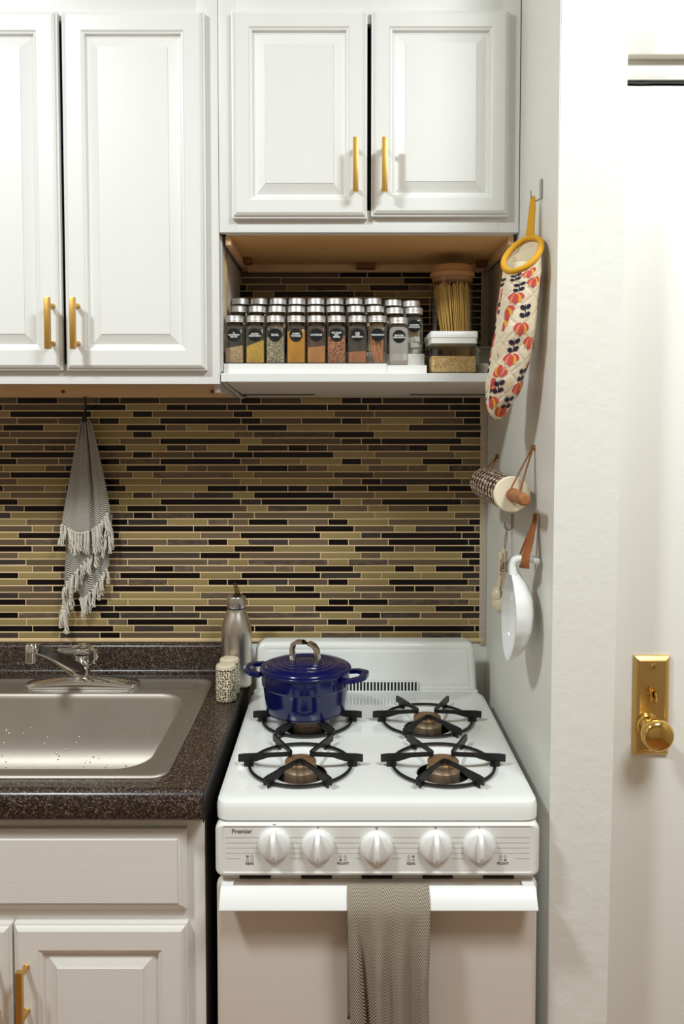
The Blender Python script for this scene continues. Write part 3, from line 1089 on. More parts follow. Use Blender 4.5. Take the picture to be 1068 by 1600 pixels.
for i in range(13):
    t = i / 12
    pts.append((lerp(FX - 0.004, -0.6240, t), lerp(FY - 0.008, 1.640, t), 0.964 + 0.0905 * t + 0.006 * math.sin(PI * t)))
    rad.append(lerp(1.35, 1.0, t))
sp.tube(pts, rad, flat=(0.0095, 0.0115), up=(0, 0, 1))
spout = obj('spout', sp, M['chrome'], fa, smooth=50)
ax, ay = -0.6275, 1.632
obj('aerator', MB().lathe([(r, z + 0.0295) for r, z in [(0.0075, 0.9985), (0.0098, 0.9985), (0.0104, 1.000), (0.0104, 1.0185), (0.0112, 1.020), (0.0112, 1.0235), (0.0100, 1.033), (0.0080, 1.0365), (0.003, 1.038)]], (ax, ay, 0), 'z', 24), M['chrome'], spout)
lev = MB()
lev.lathe([(0.0185, 1.0045), (0.0225, 1.007), (0.0235, 1.012), (0.0220, 1.018), (0.016, 1.0225), (0.006, 1.0245)], (FX, FY, 0), 'z', 28)
lev.tube([(FX + 0.012, FY + 0.004, 1.014), (FX + 0.026, FY + 0.002, 1.010), (FX + 0.032, FY - 0.004, 0.996), (FX + 0.027, FY - 0.008, 0.984)], [0.006, 0.0055, 0.005, 0.0045], 10)
lev.tube([(FX - 0.006, FY - 0.012, 1.016), (FX - 0.022, FY - 0.034, 1.019), (FX - 0.034, FY - 0.052, 1.022)], [0.0075, 0.0062, 0.0070], 12)
obj('lever', lev, M['chrome'], fa)

# ================================================================== STOVE
SX, SXL, SXR = 0.056, -0.2005, 0.3125
st = thing('gas_stove', 'narrow white gas stove with four burners and five knobs, against the right wall', 'stove', (SX, 1.55, 0))
BURN = {'fl': (-0.072, 1.400), 'fr': (0.176, 1.400), 'rr': (0.170, 1.612), 'rl': (-0.069, 1.612)}
CT = 0.914
obj('body', MB().box(SXL + 0.004, SXR - 0.004, 1.290, 1.845, 0.03, 0.880, 0.004), M['enamel_matt'], st)
# cooktop: one pressed sheet with four round wells
ck = MB()
bm = ck.bm
HR = 0.0835
outer = rrect(SXL + 0.012, SXR - 0.012, 1.292, 1.792, 0.020, CT, 5)
ov = [bm.verts.new(p) for p in outer]
edges = [bm.edges.new((ov[i], ov[(i + 1) % len(ov)])) for i in range(len(ov))]
wells = {}
for k, (x, y) in BURN.items():
    vs = [bm.verts.new((x + HR * math.cos(2 * PI * i / 40), y + HR * math.sin(2 * PI * i / 40), CT)) for i in range(40)]
    wells[k] = vs
    edges += [bm.edges.new((vs[i], vs[(i + 1) % 40])) for i in range(40)]
bmesh.ops.triangle_fill(bm, use_beauty=True, edges=edges)
# rolled edge and apron
prev = ov
for off, z, grow in ((0.006, CT - 0.0008, 0), (0.0105, CT - 0.004, 0), (0.012, CT - 0.010, 0), (0.012, 0.8835, 0), (0.010, 0.8800, 0)):
    ring = [bm.verts.new(p) for p in rrect(SXL + 0.012 - off, SXR - 0.012 + off, 1.292 - off * 1.9, 1.792 + off * 0.2, 0.020, z, 5)]
    for i in range(len(ring)):
        j = (i + 1) % len(ring)
        bm.faces.new((prev[i], prev[j], ring[j], ring[i]))
    prev = ring
# sloping porcelain wells
for k, (x, y) in BURN.items():
    prev = wells[k]
    for r, dz in ((0.0815, -0.0018), (0.078, -0.0045), (0.066, -0.0075), (0.0475, -0.0105), (0.0455, -0.013), (0.0455, -0.030)):
        ring = [bm.verts.new((x + r * math.cos(2 * PI * i / 40), y + r * math.sin(2 * PI * i / 40), CT + dz)) for i in range(40)]
        for i in range(40):
            j = (i + 1) % 40
            bm.faces.new((prev[i], prev[j], ring[j], ring[i]))
        prev = ring
obj('cooktop', ck, M['enamel'], st, smooth=30)
for k, (x, y) in BURN.items():
    obj('burner_well', MB().lathe([(0.0453, CT - 0.0125), (0.0453, CT - 0.0290), (0.002, CT - 0.0292)], (x, y, 0), 'z', 32, cap0=False), M['black'], st)
    b = MB()
    b.lathe([(0.0290, CT - 0.029), (0.0290, CT - 0.004), (0.0275, CT - 0.002), (0.0262, CT + 0.0005), (0.0262, CT + 0.0035)], (x, y, 0), 'z', 32)
    base = obj('burner_base', b, M['burner'], st)
    tb = MB()
    for i in range(36):
        a = 2 * PI * i / 36
        p, q = Vector((math.cos(a), math.sin(a), 0)), Vector((-math.sin(a), math.cos(a), 0))
        c = Vector((x, y, CT + 0.0035))
        v = [c + p * r_ + q * t_ + Vector((0, 0, h_)) for r_ in (0.0235, 0.0268) for t_ in (-0.0014, 0.0014) for h_ in (0, 0.0042)]
        tb.faces(v, [(0, 1, 3, 2), (4, 6, 7, 5), (0, 4, 5, 1), (2, 3, 7, 6), (1, 5, 7, 3)])
    o = obj('flame_ports', tb, M['burner'], base, smooth=0)
    o['kind'] = 'stuff'
    obj('burner_cap', MB().lathe([(0.0240, CT + 0.0034), (0.0275, CT + 0.0078), (0.0275, CT + 0.0100), (0.0262, CT + 0.0116), (0.0215, CT + 0.0124), (0.0205, CT + 0.0118), (0.012, CT + 0.0124), (0.0008, CT + 0.0126)], (x, y, 0), 'z', 32), M['burner_cap'], base)
# backguard with rounded top corners, framed face and slotted vent
bgm = MB()


def bg_ring(ins, y, r):
    x0, x1, z0, z1 = -0.1925 + ins, 0.2960 - ins, CT - 0.004 + ins, 1.0225 - ins
    pts = [(x0 - 0.003, y, z0), (x1 + 0.006, y, z0)]
    for cx, a0 in ((x1 - r, 0), (x0 + r, 90)):
        for i in range(7):
            a = R(a0 + 90 * i / 6)
            pts.append((cx + r * math.cos(a), y, z1 - r + r * math.sin(a)))
    return pts


bgm.loft([bg_ring(0, 1.842, 0.020), bg_ring(0, 1.812, 0.020), bg_ring(0.001, 1.806, 0.020), bg_ring(0.004, 1.8015, 0.018), bg_ring(0.008, 1.800, 0.016),
          bg_ring(0.013, 1.7995, 0.013), bg_ring(0.0155, 1.8005, 0.012), bg_ring(0.019, 1.7990, 0.010), bg_ring(0.022, 1.7990, 0.010)])
bg = obj('backguard', bgm, M['enamel'], st, smooth=40)
obj('backguard_foot', MB().box(-0.1955, 0.3020, 1.7945, 1.8400, CT - 0.012, CT + 0.0012, 0.001), M['enamel'], st)
obj('vent_recess', MB().box(-0.060, 0.1675, 1.7965, 1.7989, CT + 0.002, CT + 0.0215), M['black'], bg, smooth=0)
vb = MB()
nb = 30
for i in range(nb + 1):
    x = lerp(-0.060, 0.1675, i / nb)
    vb.box(x - 0.0014, x + 0.0014, 1.7942, 1.7968, CT + 0.0018, CT + 0.0217)
vb.box(-0.0615, 0.169, 1.7942, 1.7968, CT + 0.0215, CT + 0.0228)
o = obj('vent_bars', vb, M['enamel'], bg, smooth=0)
o['kind'] = 'stuff'

# control panel
cp = MB()
cx0, cx1, cz0, cz1, cy = SXL, SXR, 0.7952, 0.8795, 1.262
rings = [(0, 0.028), (0, 0.008), (0.0015, 0.004), (0.0045, 0.001), (0.0075, 0.0), (0.0125, 0.0), (0.0140, 0.0012), (0.0155, 0.0012)]


def rrxz(x0, x1, z0, z1, r, y, n=5):
    return [(a, y, b) for a, b, _ in rrect(x0, x1, z0, z1, r, 0, n)]


cp.loft([rrxz(cx0 + i, cx1 - i, cz0 + i * 0.55, cz1 - i * 0.22, max(0.0025, 0.010 - i * 0.6), cy + d) for i, d in rings])
pan = obj('control_panel', cp, M['enamel_matt'], st, smooth=40)
KX = (-0.1065, -0.0380, 0.0545, 0.1475, 0.2165)
KZ = (0.8490, 0.8460, 0.8440, 0.8450, 0.8465)
YP = cy + 0.0012
ln = MB()
for z in (0.8585, 0.8500, 0.8415, 0.8330, 0.8245):
    seg = [(-0.1835, -0.131), (-0.083, -0.062), (-0.012, 0.029), (0.080, 0.123), (0.172, 0.192), (0.241, 0.2955)]
    if z < 0.83:
        seg = [(-0.1835, -0.1625), (-0.083, -0.062), (0.020, 0.029), (0.080, 0.093), (0.274, 0.2955), (0.172, 0.192)]
    for a, b in seg:
        ln.box(a, b, YP - 0.0002, YP + 0.0004, z - 0.0008, z + 0.0008)
ln.box(-0.1835, 0.2955, YP - 0.0002, YP + 0.0004, 0.8765 - 0.0012, 0.8765 - 0.0006)
o = obj('panel_lines', ln, M['groove_shade'], pan, smooth=0)  # shade of the panel grooves, coloured in as thin grey strips
o['kind'] = 'stuff'
obj('lettering', text_mb(['Premier'], 0.0098, -0.1580, YP - 0.0003, 0.8685, bold=0.0002), M['print'], pan, smooth=0)
for x, word, on in ((-0.1455, 'REAR', 0), (0.0015, 'FRONT', 2), (0.1090, 'REAR', 1), (0.2540, 'FRONT', 3)):
    t = text_mb([word], 0.0056, x, YP - 0.0003, 0.8165, bold=0.00012)
    for q in range(4):
        qx, qz = x + (-0.0036 if q % 2 == 0 else 0.0036), 0.8278 if q < 2 else 0.8222
        t.bm.verts.ensure_lookup_table()
        if q == on:
            t.lathe([(0.0022, YP - 0.0004), (0.0001, YP - 0.0005)], (qx, 0, qz), 'y', 10)
        else:
            pts = [(qx + 0.0019 * math.cos(2 * PI * i / 10), YP - 0.0003, qz + 0.0019 * math.sin(2 * PI * i / 10)) for i in range(10)]
            t.tube(pts + [pts[0]], 0.0003, 4, caps=False)
    obj('lettering', t, M['print'], pan, smooth=0)
mk = MB()
for x, z in zip(KX, KZ):
    mk.prism([(x - 0.0026, z + 0.0305), (x + 0.0026, z + 0.0305), (x, z + 0.0262)], 'y', YP - 0.0004, YP + 0.0003)
o = obj('dial_marks', mk, M['print'], pan, smooth=0)
o['kind'] = 'stuff'
for i, (x, z) in enumerate(zip(KX, KZ)):
    k = MB()
    k.lathe([(0.0258, YP - 0.0002), (0.0258, YP - 0.0045), (0.0252, YP - 0.0062), (0.0225, YP - 0.0095), (0.0195, YP - 0.0112), (0.004, YP - 0.0118), (0.0005, YP - 0.0118)], (x, 0, z), 'y', 40)
    kn = obj('knob', k, M['plastic_white'], pan, smooth=40)
    g = MB()
    secs = []
    for j in range(11):
        t = -1 + 2 * j / 10
        zz = 0.0238 * t
        w = 0.0040 + 0.0016 * (1 - abs(t))
        yb = YP - 0.0105 if abs(t) < 0.85 else YP - 0.0070
        h = 0.0155 * (1 - abs(t) ** 3.5) + 0.0015
        secs.append([(x - w, yb, z + zz), (x - w * 0.85, yb - h * 0.85, z + zz), (x - w * 0.45, yb - h, z + zz * 0.98), (x + w * 0.45, yb - h, z + zz * 0.98), (x + w * 0.85, yb - h * 0.85, z + zz), (x + w, yb, z + zz)])
    g.loft(secs)
    if i == 0:
        bmesh.ops.rotate(g.bm, verts=g.bm.verts[:], cent=(x, 0, z), matrix=Matrix.Rotation(R(-3), 3, 'Y'))
    obj('grip', g, M['plastic_white'], kn, smooth=40)
# vent slots between panel and door
obj('door_gap', MB().box(SXL + 0.006, SXR - 0.006, 1.2815, 1.2898, 0.7828, 0.7970), M['enamel_matt'], st)
sl = [(-0.1639, -0.114), (-0.0651, -0.0163), (0.0316, 0.0804), (0.1293, 0.1771), (0.226, 0.2748)]
for a, b in sl:
    obj('vent_slot', MB().box(a, b, 1.2788, 1.2814, 0.7828, 0.7890), M['black'], st, smooth=0)
# oven door and blade handle
od = MB()
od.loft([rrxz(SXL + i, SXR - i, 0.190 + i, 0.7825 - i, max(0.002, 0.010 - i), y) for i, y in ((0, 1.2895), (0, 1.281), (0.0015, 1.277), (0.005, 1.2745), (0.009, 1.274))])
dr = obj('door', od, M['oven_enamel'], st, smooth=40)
hp = [(1.2590, 0.7835), (1.2555, 0.7838), (1.2515, 0.7815), (1.2355, 0.7610), (1.2340, 0.7575), (1.2360, 0.7555), (1.2400, 0.7560), (1.2435, 0.7590), (1.2590, 0.7725)]
hm_ = MB().prism(hp, 'x', -0.1905, 0.3040)
for a, b in ((-0.1905, -0.172), (0.2855, 0.3040)):
    hm_.box(a, b, 1.2585, 1.2742, 0.7735, 0.7830)
obj('door_handle', hm_, M['plastic_white'], dr, smooth=25)
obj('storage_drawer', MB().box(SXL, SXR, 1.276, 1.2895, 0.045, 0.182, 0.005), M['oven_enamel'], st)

# ---- grates: ring with three bent bars
gp = None
GL = {'fl': 'black iron burner grate on the front left burner, nearest the counter', 'fr': 'black iron burner grate on the front right burner',
      'rr': 'black iron burner grate on the rear right burner', 'rl': 'black iron burner grate under the navy pot, rear left burner'}


def make_grate(loc, label):
    g = thing('burner_grate', label, 'grate', loc, 'iron grates on the stove burners')
    pts = [(0.0885 * math.cos(2 * PI * i / 48), 0.0885 * math.sin(2 * PI * i / 48), 0.0050) for i in range(48)]
    obj('ring', MB().tube(pts, 0.0028, 8, closed=True), M['black_iron'], g, local=True)
    for base in (120, 0, 240):
        # bar from tip to bend near the centre and out to the next tip 60 degrees on
        a0, a1 = R(base), R(base + 60)
        am = (a0 + a1) / 2
        tip0 = Vector((0.1085 * math.cos(a0), 0.1085 * math.sin(a0), 0))
        tip1 = Vector((0.1085 * math.cos(a1), 0.1085 * math.sin(a1), 0))
        mid = Vector((0.0165 * math.cos(am), 0.0165 * math.sin(am), 0))
        path = []
        for i in range(9):
            path.append(tip0.lerp(mid, i / 9))
        d0, d1 = (tip0 - mid).normalized(), (tip1 - mid).normalized()
        for i in range(7):
            t = i / 6
            path.append(mid + d0 * 0.010 * (1 - t) ** 2 + d1 * 0.010 * t ** 2)
        for i in range(1, 10):
            path.append(mid.lerp(tip1, i / 9))
        n = len(path)
        secs = []
        for i, p in enumerate(path):
            q = (path[min(n - 1, i + 1)] - path[max(0, i - 1)]).normalized()
            s_ = Vector((-q.y, q.x, 0)) * 0.0021
            r = p.length
            top = 0.0220 - (0.0012 if i in (0, n - 1) else 0)
            bot = 0.0085 if r > 0.078 else lerp(0.0150, 0.0085, max(0, (r - 0.055) / 0.023))
            secs.append([p + s_ + Vector((0, 0, bot)), p + s_ + Vector((0, 0, top)), p - s_ + Vector((0, 0, top)), p - s_ + Vector((0, 0, bot))])
        mb = MB().loft(secs)
        for a in (a0, a1):          # foot standing on the cooktop under each tip
            c = Vector((0.0885 * math.cos(a), 0.0885 * math.sin(a), 0))
            d = Vector((math.cos(a), math.sin(a), 0))
            e = Vector((-d.y, d.x, 0))
            ft = [[c + d * (0.010 * k) + e * w + Vector((0, 0, z)) for k, w in ((-0.7, -0.0019), (1, -0.0019), (1, 0.0019), (-0.7, 0.0019))] for z in (0.0006, 0.0100)]
            mb.loft(ft)
        obj('arm', mb, M['black_iron'], g, local=True, smooth=30)
    return g


for k, (x, y) in BURN.items():
    if gp is None:
        gp = make_grate((x, y, CT), GL[k])
    else:
        dup(gp, (x, y, CT), GL[k])

# ---- pot
PX, PY, PZ = -0.0725, 1.612, CT + 0.0222
pot = thing('cooking_pot', 'round navy blue enamelled pot with a lid and steel handle on the rear left burner', 'pot', (PX, PY, PZ))
pb = [(0.002, 0.0), (0.070, 0.0), (0.0755, 0.002), (0.0790, 0.008), (0.0815, 0.030), (0.0845, 0.055), (0.0852, 0.0565), (0.0868, 0.058), (0.0872, 0.0595), (0.0880, 0.0800), (0.0885, 0.0835), (0.0860, 0.0850), (0.0820, 0.0845), (0.078, 0.060), (0.070, 0.006), (0.002, 0.005)]
obj('pot_body', MB().lathe(pb, (0, 0, 0), 'z', 56), M['navy'], pot, local=True, smooth=50)
lb = [(0.0840, 0.0835), (0.0905, 0.0848), (0.0915, 0.0865), (0.0912, 0.0890), (0.0890, 0.0905), (0.0815, 0.0912), (0.0800, 0.0935), (0.0780, 0.0948), (0.0660, 0.0960), (0.0645, 0.0972), (0.0625, 0.0962), (0.0535, 0.0970), (0.0520, 0.0982), (0.0500, 0.0972), (0.0420, 0.0980), (0.0405, 0.0990), (0.0385, 0.0982), (0.0300, 0.0985), (0.0285, 0.0998), (0.026, 0.1000), (0.002, 0.1002)]
lid = obj('lid', MB().lathe(lb, (0, 0, 0), 'z', 56), M['navy'], pot, local=True, smooth=50)
hd = MB()
hp_ = [(-0.0265, 0.0985), (-0.0285, 0.108), (-0.0290, 0.122), (-0.0265, 0.1325), (-0.0190, 0.1375), (-0.005, 0.1385), (0.008, 0.1375), (0.0185, 0.1335), (0.0238, 0.1255), (0.0262, 0.112), (0.0268, 0.0985)]
hd.tube([(x * 0.93, -x * 0.38, z) for x, z in hp_], 1.0, flat=(0.0038, 0.0072), up=(0.93, -0.38, 0.0))
obj('lid_handle', hd, M['cast_handle'], lid, local=True, smooth=50)
for sgn in (-1, 1):
    e = MB()
    pp = [(0.0835, -0.034, 0.0765), (0.101, -0.033, 0.0785), (0.1165, -0.021, 0.0800), (0.1195, -0.012, 0.0805), (0.1195, 0.012, 0.0805), (0.1165, 0.021, 0.0800), (0.101, 0.033, 0.0785), (0.0835, 0.034, 0.0765)]
    ca, sa = math.cos(R(-14)) * sgn, math.sin(R(-14)) * sgn
    e.tube([(x * ca - y * sa, x * sa + y * ca, z) for x, y, z in pp], 1.0, flat=(0.0042, 0.0070), up=(0, 0, 1))
    obj('side_handle', e, M['navy'], pot, local=True, smooth=50)

# ================================================================== ON THE COUNTER
CZ = 0.9303
bt = thing('oil_bottle', 'brushed steel bottle with a pouring spout on the counter beside the stove', 'bottle', (-0.2330, 1.791, CZ))
obj('flask', MB().lathe([(0.030, 0.0), (0.0330, 0.002), (0.0338, 0.006), (0.0338, 0.118), (0.0330, 0.127), (0.0300, 0.141), (0.0255, 0.155), (0.0218, 0.164), (0.0202, 0.169), (0.0200, 0.1715)], (0, 0, 0), 'z', 40), M['bottle_steel'], bt, local=True, smooth=50)
obj('gasket', MB().lathe([(0.0203, 0.1714), (0.0203, 0.1738)], (0, 0, 0), 'z', 32), M['black'], bt, local=True)
obj('cap', MB().lathe([(0.0200, 0.1737), (0.0205, 0.1745), (0.0205, 0.1965), (0.0195, 0.1985), (0.0165, 0.1990), (0.012, 0.1992), (0.002, 0.1992)], (0, 0, 0), 'z', 36), M['bottle_steel'], bt, local=True)
spm = MB()
spm.tube([(0.002, 0, 0.198), (0.002, 0, 0.207), (0.0005, -0.002, 0.216), (-0.003, -0.006, 0.228)], [0.0075, 0.0058, 0.0048, 0.0036], 12)
spm.lathe([(0.0095, 0.1985), (0.0095, 0.2025), (0.006, 0.2040)], (0.002, 0, 0), 'z', 20)
obj('pour_spout', spm, M['glass_amber'], bt, local=True)

sh_mesh = MB().lathe([(0.0192, 0.0), (0.0208, 0.001), (0.0214, 0.0035), (0.0214, 0.0690), (0.0208, 0.0715)], (0, 0, 0), 'z', 36, uv=True).mesh('shaker_body', M['shaker'])
cap_mesh = MB().lathe([(0.0209, 0.0712), (0.0205, 0.0745), (0.0185, 0.0765), (0.012, 0.0775), (0.001, 0.0778)], (0, 0, 0), 'z', 36).mesh('shaker_top', M['cream'])
sh = None
for x, y, lab in ((-0.2425, 1.6915, 'cream shaker with black folk pattern, the front one of the pair by the stove'), (-0.2415, 1.7355, 'cream shaker with black folk pattern, behind its twin and before the steel bottle')):
    if sh is None:
        sh = thing('salt_shaker', lab, 'shaker', (x, y, CZ), 'pair of patterned shakers')
        link('shaker_body', sh_mesh, sh, True)
        link('shaker_top', cap_mesh, sh, True)
    else:
        dup(sh, (x, y, CZ), lab, R(70))

# ================================================================== HOOD AND NICHE SHELF
hz = 1.6067
hd_ = thing('range_hood', 'slim white range hood under the cabinet, its flat top carrying the spice jars', 'hood', (0.021, 1.74, 1.57))
hx0, hx1 = -0.2322, 0.3335
hm = MB()
hm.prism([(1.5815, hz), (1.5800, hz - 0.0015), (1.5800, 1.5905), (1.5815, 1.5895), (1.5835, 1.5895), (1.5850, 1.5915), (1.8950, 1.5915), (1.8950, hz)], 'x', hx0, hx1)
obj('top_shell', hm, M['hood'], hd_, smooth=25)
um = MB()
um.prism([(1.5905, 1.5912), (1.5915, 1.5880), (1.790, 1.5765), (1.8300, 1.5740), (1.8300, 1.5912)], 'x', hx0 + 0.010, hx1 - 0.004)
um.prism([(1.8380, 1.5912), (1.8380, 1.5735), (1.8930, 1.5700), (1.8930, 1.5912)], 'x', hx0 + 0.016, hx1 - 0.004)
obj('underside', um, M['hood_under'], hd_, smooth=0)
for a, b in ((hx0 + 0.012, -0.0600), (0.1510, hx1 - 0.005)):
    sm = MB().box(a, b, 1.8225, 1.8305, 1.5752, 1.5772, 0.0005)
    lip = obj('filter_lip', sm, M['hood_under'], hd_)
    obj('filter_slot', MB().box(a, b, 1.8240, 1.8372, 1.5722, 1.5751), M['black'], lip)
obj('underside_bridge', MB().box(-0.0598, 0.1508, 1.8302, 1.8379, 1.5736, 1.5800), M['hood_under'], hd_)
obj('side_bracket', MB().prism([(1.592, 1.5893), (1.600, 1.5893), (1.888, 1.5700), (1.888, 1.5660)], 'x', hx0 - 0.0010, hx0 + 0.0060), M['hood_under'], hd_)

# ---- stepped riser, two nested sections
rs = thing('spice_riser', 'white marbled stepped riser carrying the spice jars on the hood', 'riser', (-0.03, 1.67, hz))


def steps(x0, x1, dz, y0):
    return MB().prism([(y0, hz + 0.0002), (y0, hz + 0.0197 + dz), (y0 + 0.046, hz + 0.0197 + dz), (y0 + 0.046, hz + 0.0455 + dz), (y0 + 0.096, hz + 0.0455 + dz), (y0 + 0.096, hz + 0.0685 + dz), (y0 + 0.150, hz + 0.0685 + dz), (y0 + 0.150, hz + 0.0002)], 'x', x0, x1)


obj('step_section', steps(-0.2300, 0.0868, 0, 1.600), M['marble_wrap'], rs, smooth=0)
obj('step_extension', steps(0.0870, 0.1648, -0.003, 1.602), M['marble_wrap'], rs, smooth=0)

# ---- spice jars
jw = 0.0183


def sq(h, z, r, n=4):
    return rrect(-h, h, -h, h, r, z, n)


jar_glass = MB().loft([sq(jw - 0.002, 0.0, 0.006), sq(jw, 0.002, 0.006), sq(jw, 0.0665, 0.006), sq(jw - 0.0012, 0.0705, 0.007), sq(jw - 0.0030, 0.0735, 0.010), sq(0.0140, 0.0750, 0.0138), sq(0.0140, 0.0800, 0.0138)], cap1=False).mesh('glass', M['glass'])
lid_prof = [(0.0150, 0.0806), (0.0182, 0.0808), (0.0188, 0.0815)]
for i in range(4):
    z = 0.0821 + i * 0.0026
    lid_prof += [(0.0188, z), (0.0184, z + 0.0009), (0.0184, z + 0.0016), (0.0188, z + 0.0023)]
lid_prof += [(0.0185, 0.0930), (0.0172, 0.0937), (0.0150, 0.0934), (0.001, 0.0934)]
jar_lid = MB().lathe(lid_prof, (0, 0, 0), 'z', 32).mesh('lid', M['alu'])
jar_collar = MB().lathe([(0.0146, 0.0748), (0.0146, 0.0808)], (0, 0, 0), 'z', 24).mesh('neck', M['glass_amber'])
jar_sticker = MB().lathe([(0.0127, -jw - 0.0001), (0.0127, -jw - 0.0005), (0.0001, -jw - 0.0005)], (0, 0, 0.0555), 'y', 28).mesh('sticker', M['label'])


def spice_mesh(kind, fill, mat, tilt=0.0):
    h = jw - 0.0013
    z1 = 0.0025 + fill
    mb = MB()
    mb.loft([sq(h - 0.002, 0.0022, 0.005), sq(h, 0.004, 0.005), [(x, y, z1 + tilt * x / h + 0.0012 * math.sin(x * 300 + y * 170)) for x, y, _ in sq(h, 0, 0.005)]])
    return mb.mesh(kind, mat)


SP = {'salt': m_spice('tan_seasoning', srgb(170, 132, 86), srgb(246, 220, 172), 900, 0.3), 'adobo': m_spice('yellow_seasoning', srgb(206, 158, 48), srgb(246, 208, 84), 900, 0.3),
      'basil': m_spice('dried_basil', srgb(66, 56, 36), srgb(232, 216, 178), 800, 0.3), 'curry': m_spice('curry_powder', srgb(214, 144, 12), srgb(238, 176, 30), 1400, 0.3),
      'cayenne': m_spice('cayenne_powder', srgb(206, 136, 64), srgb(232, 170, 100), 1400, 0.3), 'pepper': m_spice('pepper_flakes', srgb(74, 26, 14), srgb(240, 164, 110), 620, 0.32),
      'chili': m_spice('chili_lime_powder', srgb(186, 106, 64), srgb(220, 146, 98), 1300, 0.3), 'ground': m_spice('ground_cinnamon', srgb(118, 62, 34), srgb(146, 84, 50), 1400, 0.3),
      'stick': basic('cinnamon_bark', srgb(200, 130, 78), 0.8, var=0.2, scale=80, stretch=(4, 4, 0.6)), 'cube': basic('bouillon_paper', srgb(238, 236, 230), 0.5, var=0.04, scale=60),
      'dark': m_spice('dark_spice', srgb(50, 34, 24), srgb(108, 78, 50), 900, 0.3), 'green': m_spice('green_herb', srgb(64, 62, 34), srgb(120, 112, 66), 900, 0.3)}


def jar(loc, label, content, fill, lines=None, size=0.0055, tilt=0.0):
    j = thing('spice_jar', label, 'jar', loc, 'square glass spice jars on the riser')
    g_ = link('glass', jar_glass, j, True)
    if content == 'ground':
        g_.data = jar_glass.copy()
        g_.data.materials[0] = M['glass_dusty']
    lid_o = link('lid', jar_lid, j, True)
    link('neck', jar_collar, j, True)
    if content == 'sticks':
        for i, (x, y, tx, ty) in enumerate(((-0.010, -0.006, 0.007, 0.002), (-0.005, -0.010, 0.004, 0.004), (0.002, -0.007, 0.004, 0.001), (0.008, -0.004, -0.002, 0.003), (-0.002, 0.004, 0.009, 0.0))):
            mb = MB().tube([(x + tx + 0.001, y, 0.0040), (x, y + ty * 0.5, 0.030), (x - tx * 0.5, y + ty, 0.056 - 0.003 * i)], [0.0036, 0.0034, 0.0030], 9)
            obj('cinnamon_stick', mb, SP['stick'], j, local=True)
    elif content == 'cubes':
        rr = random.Random(5)
        for i in range(6):
            mb = MB().box(-0.007, 0.007, -0.006, 0.006, -0.0055, 0.0055, 0.0012)
            M4 = Matrix.Translation((rr.uniform(-0.007, 0.007), rr.uniform(-0.007, 0.007), 0.0085 + 0.0105 * (i // 2))) @ Matrix.Rotation(rr.uniform(-1, 1), 4, 'Z') @ Matrix.Rotation(rr.uniform(-0.3, 0.3), 4, 'X')
            bmesh.ops.transform(mb.bm, matrix=M4, verts=mb.bm.verts[:])
            obj('bouillon_cube', mb, SP['cube'], j, local=True)
    else:
        link('spice', spice_mesh('spice', fill, SP[content], tilt), j, True)
    if lines:
        s_ = link('sticker', jar_sticker, j, True)
        obj('lettering', text_mb(lines, size, 0, -jw - 0.0008, 0.0555, 0.95, bold=0.00014, depth=0.0001), M['ink'], s_, local=True, smooth=0)
    return j


FRONT = [(-0.2105, 'salt', 0.030, ['TJ', 'SEASONING', 'SALUTE'], 0.0040, 0.002, 'spice jar of coarse tan seasoning, leftmost of the front row on the riser'),
         (-0.1695, 'adobo', 0.037, ['ADOBO', 'SEASONING'], 0.0042, 0.0055, 'spice jar labelled ADOBO SEASONING, part full of yellow powder, front row'),
         (-0.1300, 'basil', 0.049, ['BASIL'], 0.0062, 0.0, 'spice jar labelled BASIL, full of dried green brown flakes, front row'),
         (-0.0895, 'curry', 0.062, ['CURRY', 'POWDER'], 0.0046, 0.001, 'spice jar labelled CURRY POWDER, full of bright yellow powder, front row'),
         (-0.0500, 'cayenne', 0.030, ['CAYENNE'], 0.0050, 0.001, 'spice jar labelled CAYENNE, under half full of orange powder, front row'),
         (-0.0106, 'pepper', 0.051, ['CRUSHED', 'RED', 'PEPPER'], 0.0044, 0.0, 'spice jar labelled CRUSHED RED PEPPER, full of red flakes, front row'),
         (0.0300, 'chili', 0.021, ['CHILI', 'LIME', 'SEASONING'], 0.0040, 0.0, 'spice jar labelled CHILI LIME SEASONING with a little reddish powder, front row'),
         (0.0694, 'sticks', 0.03, ['CINNAMON'], 0.0046, 0.0, 'spice jar labelled CINNAMON with cinnamon sticks standing inside, front row'),
         (0.1110, 'ground', 0.0065, ['GROUND', 'CINNAMON'], 0.0043, 0.0, 'nearly empty spice jar labelled GROUND CINNAMON, rightmost of the front row')]
names = ['coarse seasoning', 'adobo', 'basil', 'curry', 'cayenne', 'red pepper', 'chili lime', 'cinnamon stick', 'ground cinnamon']
for i, (x, c, f, ln_, sz, tl, lab) in enumerate(FRONT):
    jar((x, 1.6225, hz + 0.0199 - (0.003 if i == 8 else 0)), lab, c, f, ln_, sz, tl)
MID = (-0.2103, -0.1711, -0.1311, -0.0921, -0.0529, -0.0135, 0.0281, 0.0677, 0.1068, 0.1450)
fills = ['dark', 'green', 'salt', 'dark', 'chili', 'dark', 'green', 'salt', 'dark']
for i, x in enumerate(MID):
    if i == 9:
        jar((x, 1.6735, hz + 0.0427), 'spice jar labelled CHICKEN BOUILLON with white wrapped cubes, right end of the second row', 'cubes', 0.03, ['CHICKEN', 'BOUILLON'], 0.0045)
    else:
        jar((x, 1.6735, hz + 0.0457 - (0.003 if i > 7 else 0)), 'silver lidded spice jar in the middle row, right behind the %s jar' % names[i], fills[i], 0.045 + 0.004 * (i % 4))
BACK = (-0.2118, -0.1727, -0.1332, -0.0935, -0.0541, -0.0148, 0.0252, 0.0646, 0.1066, 0.1446)
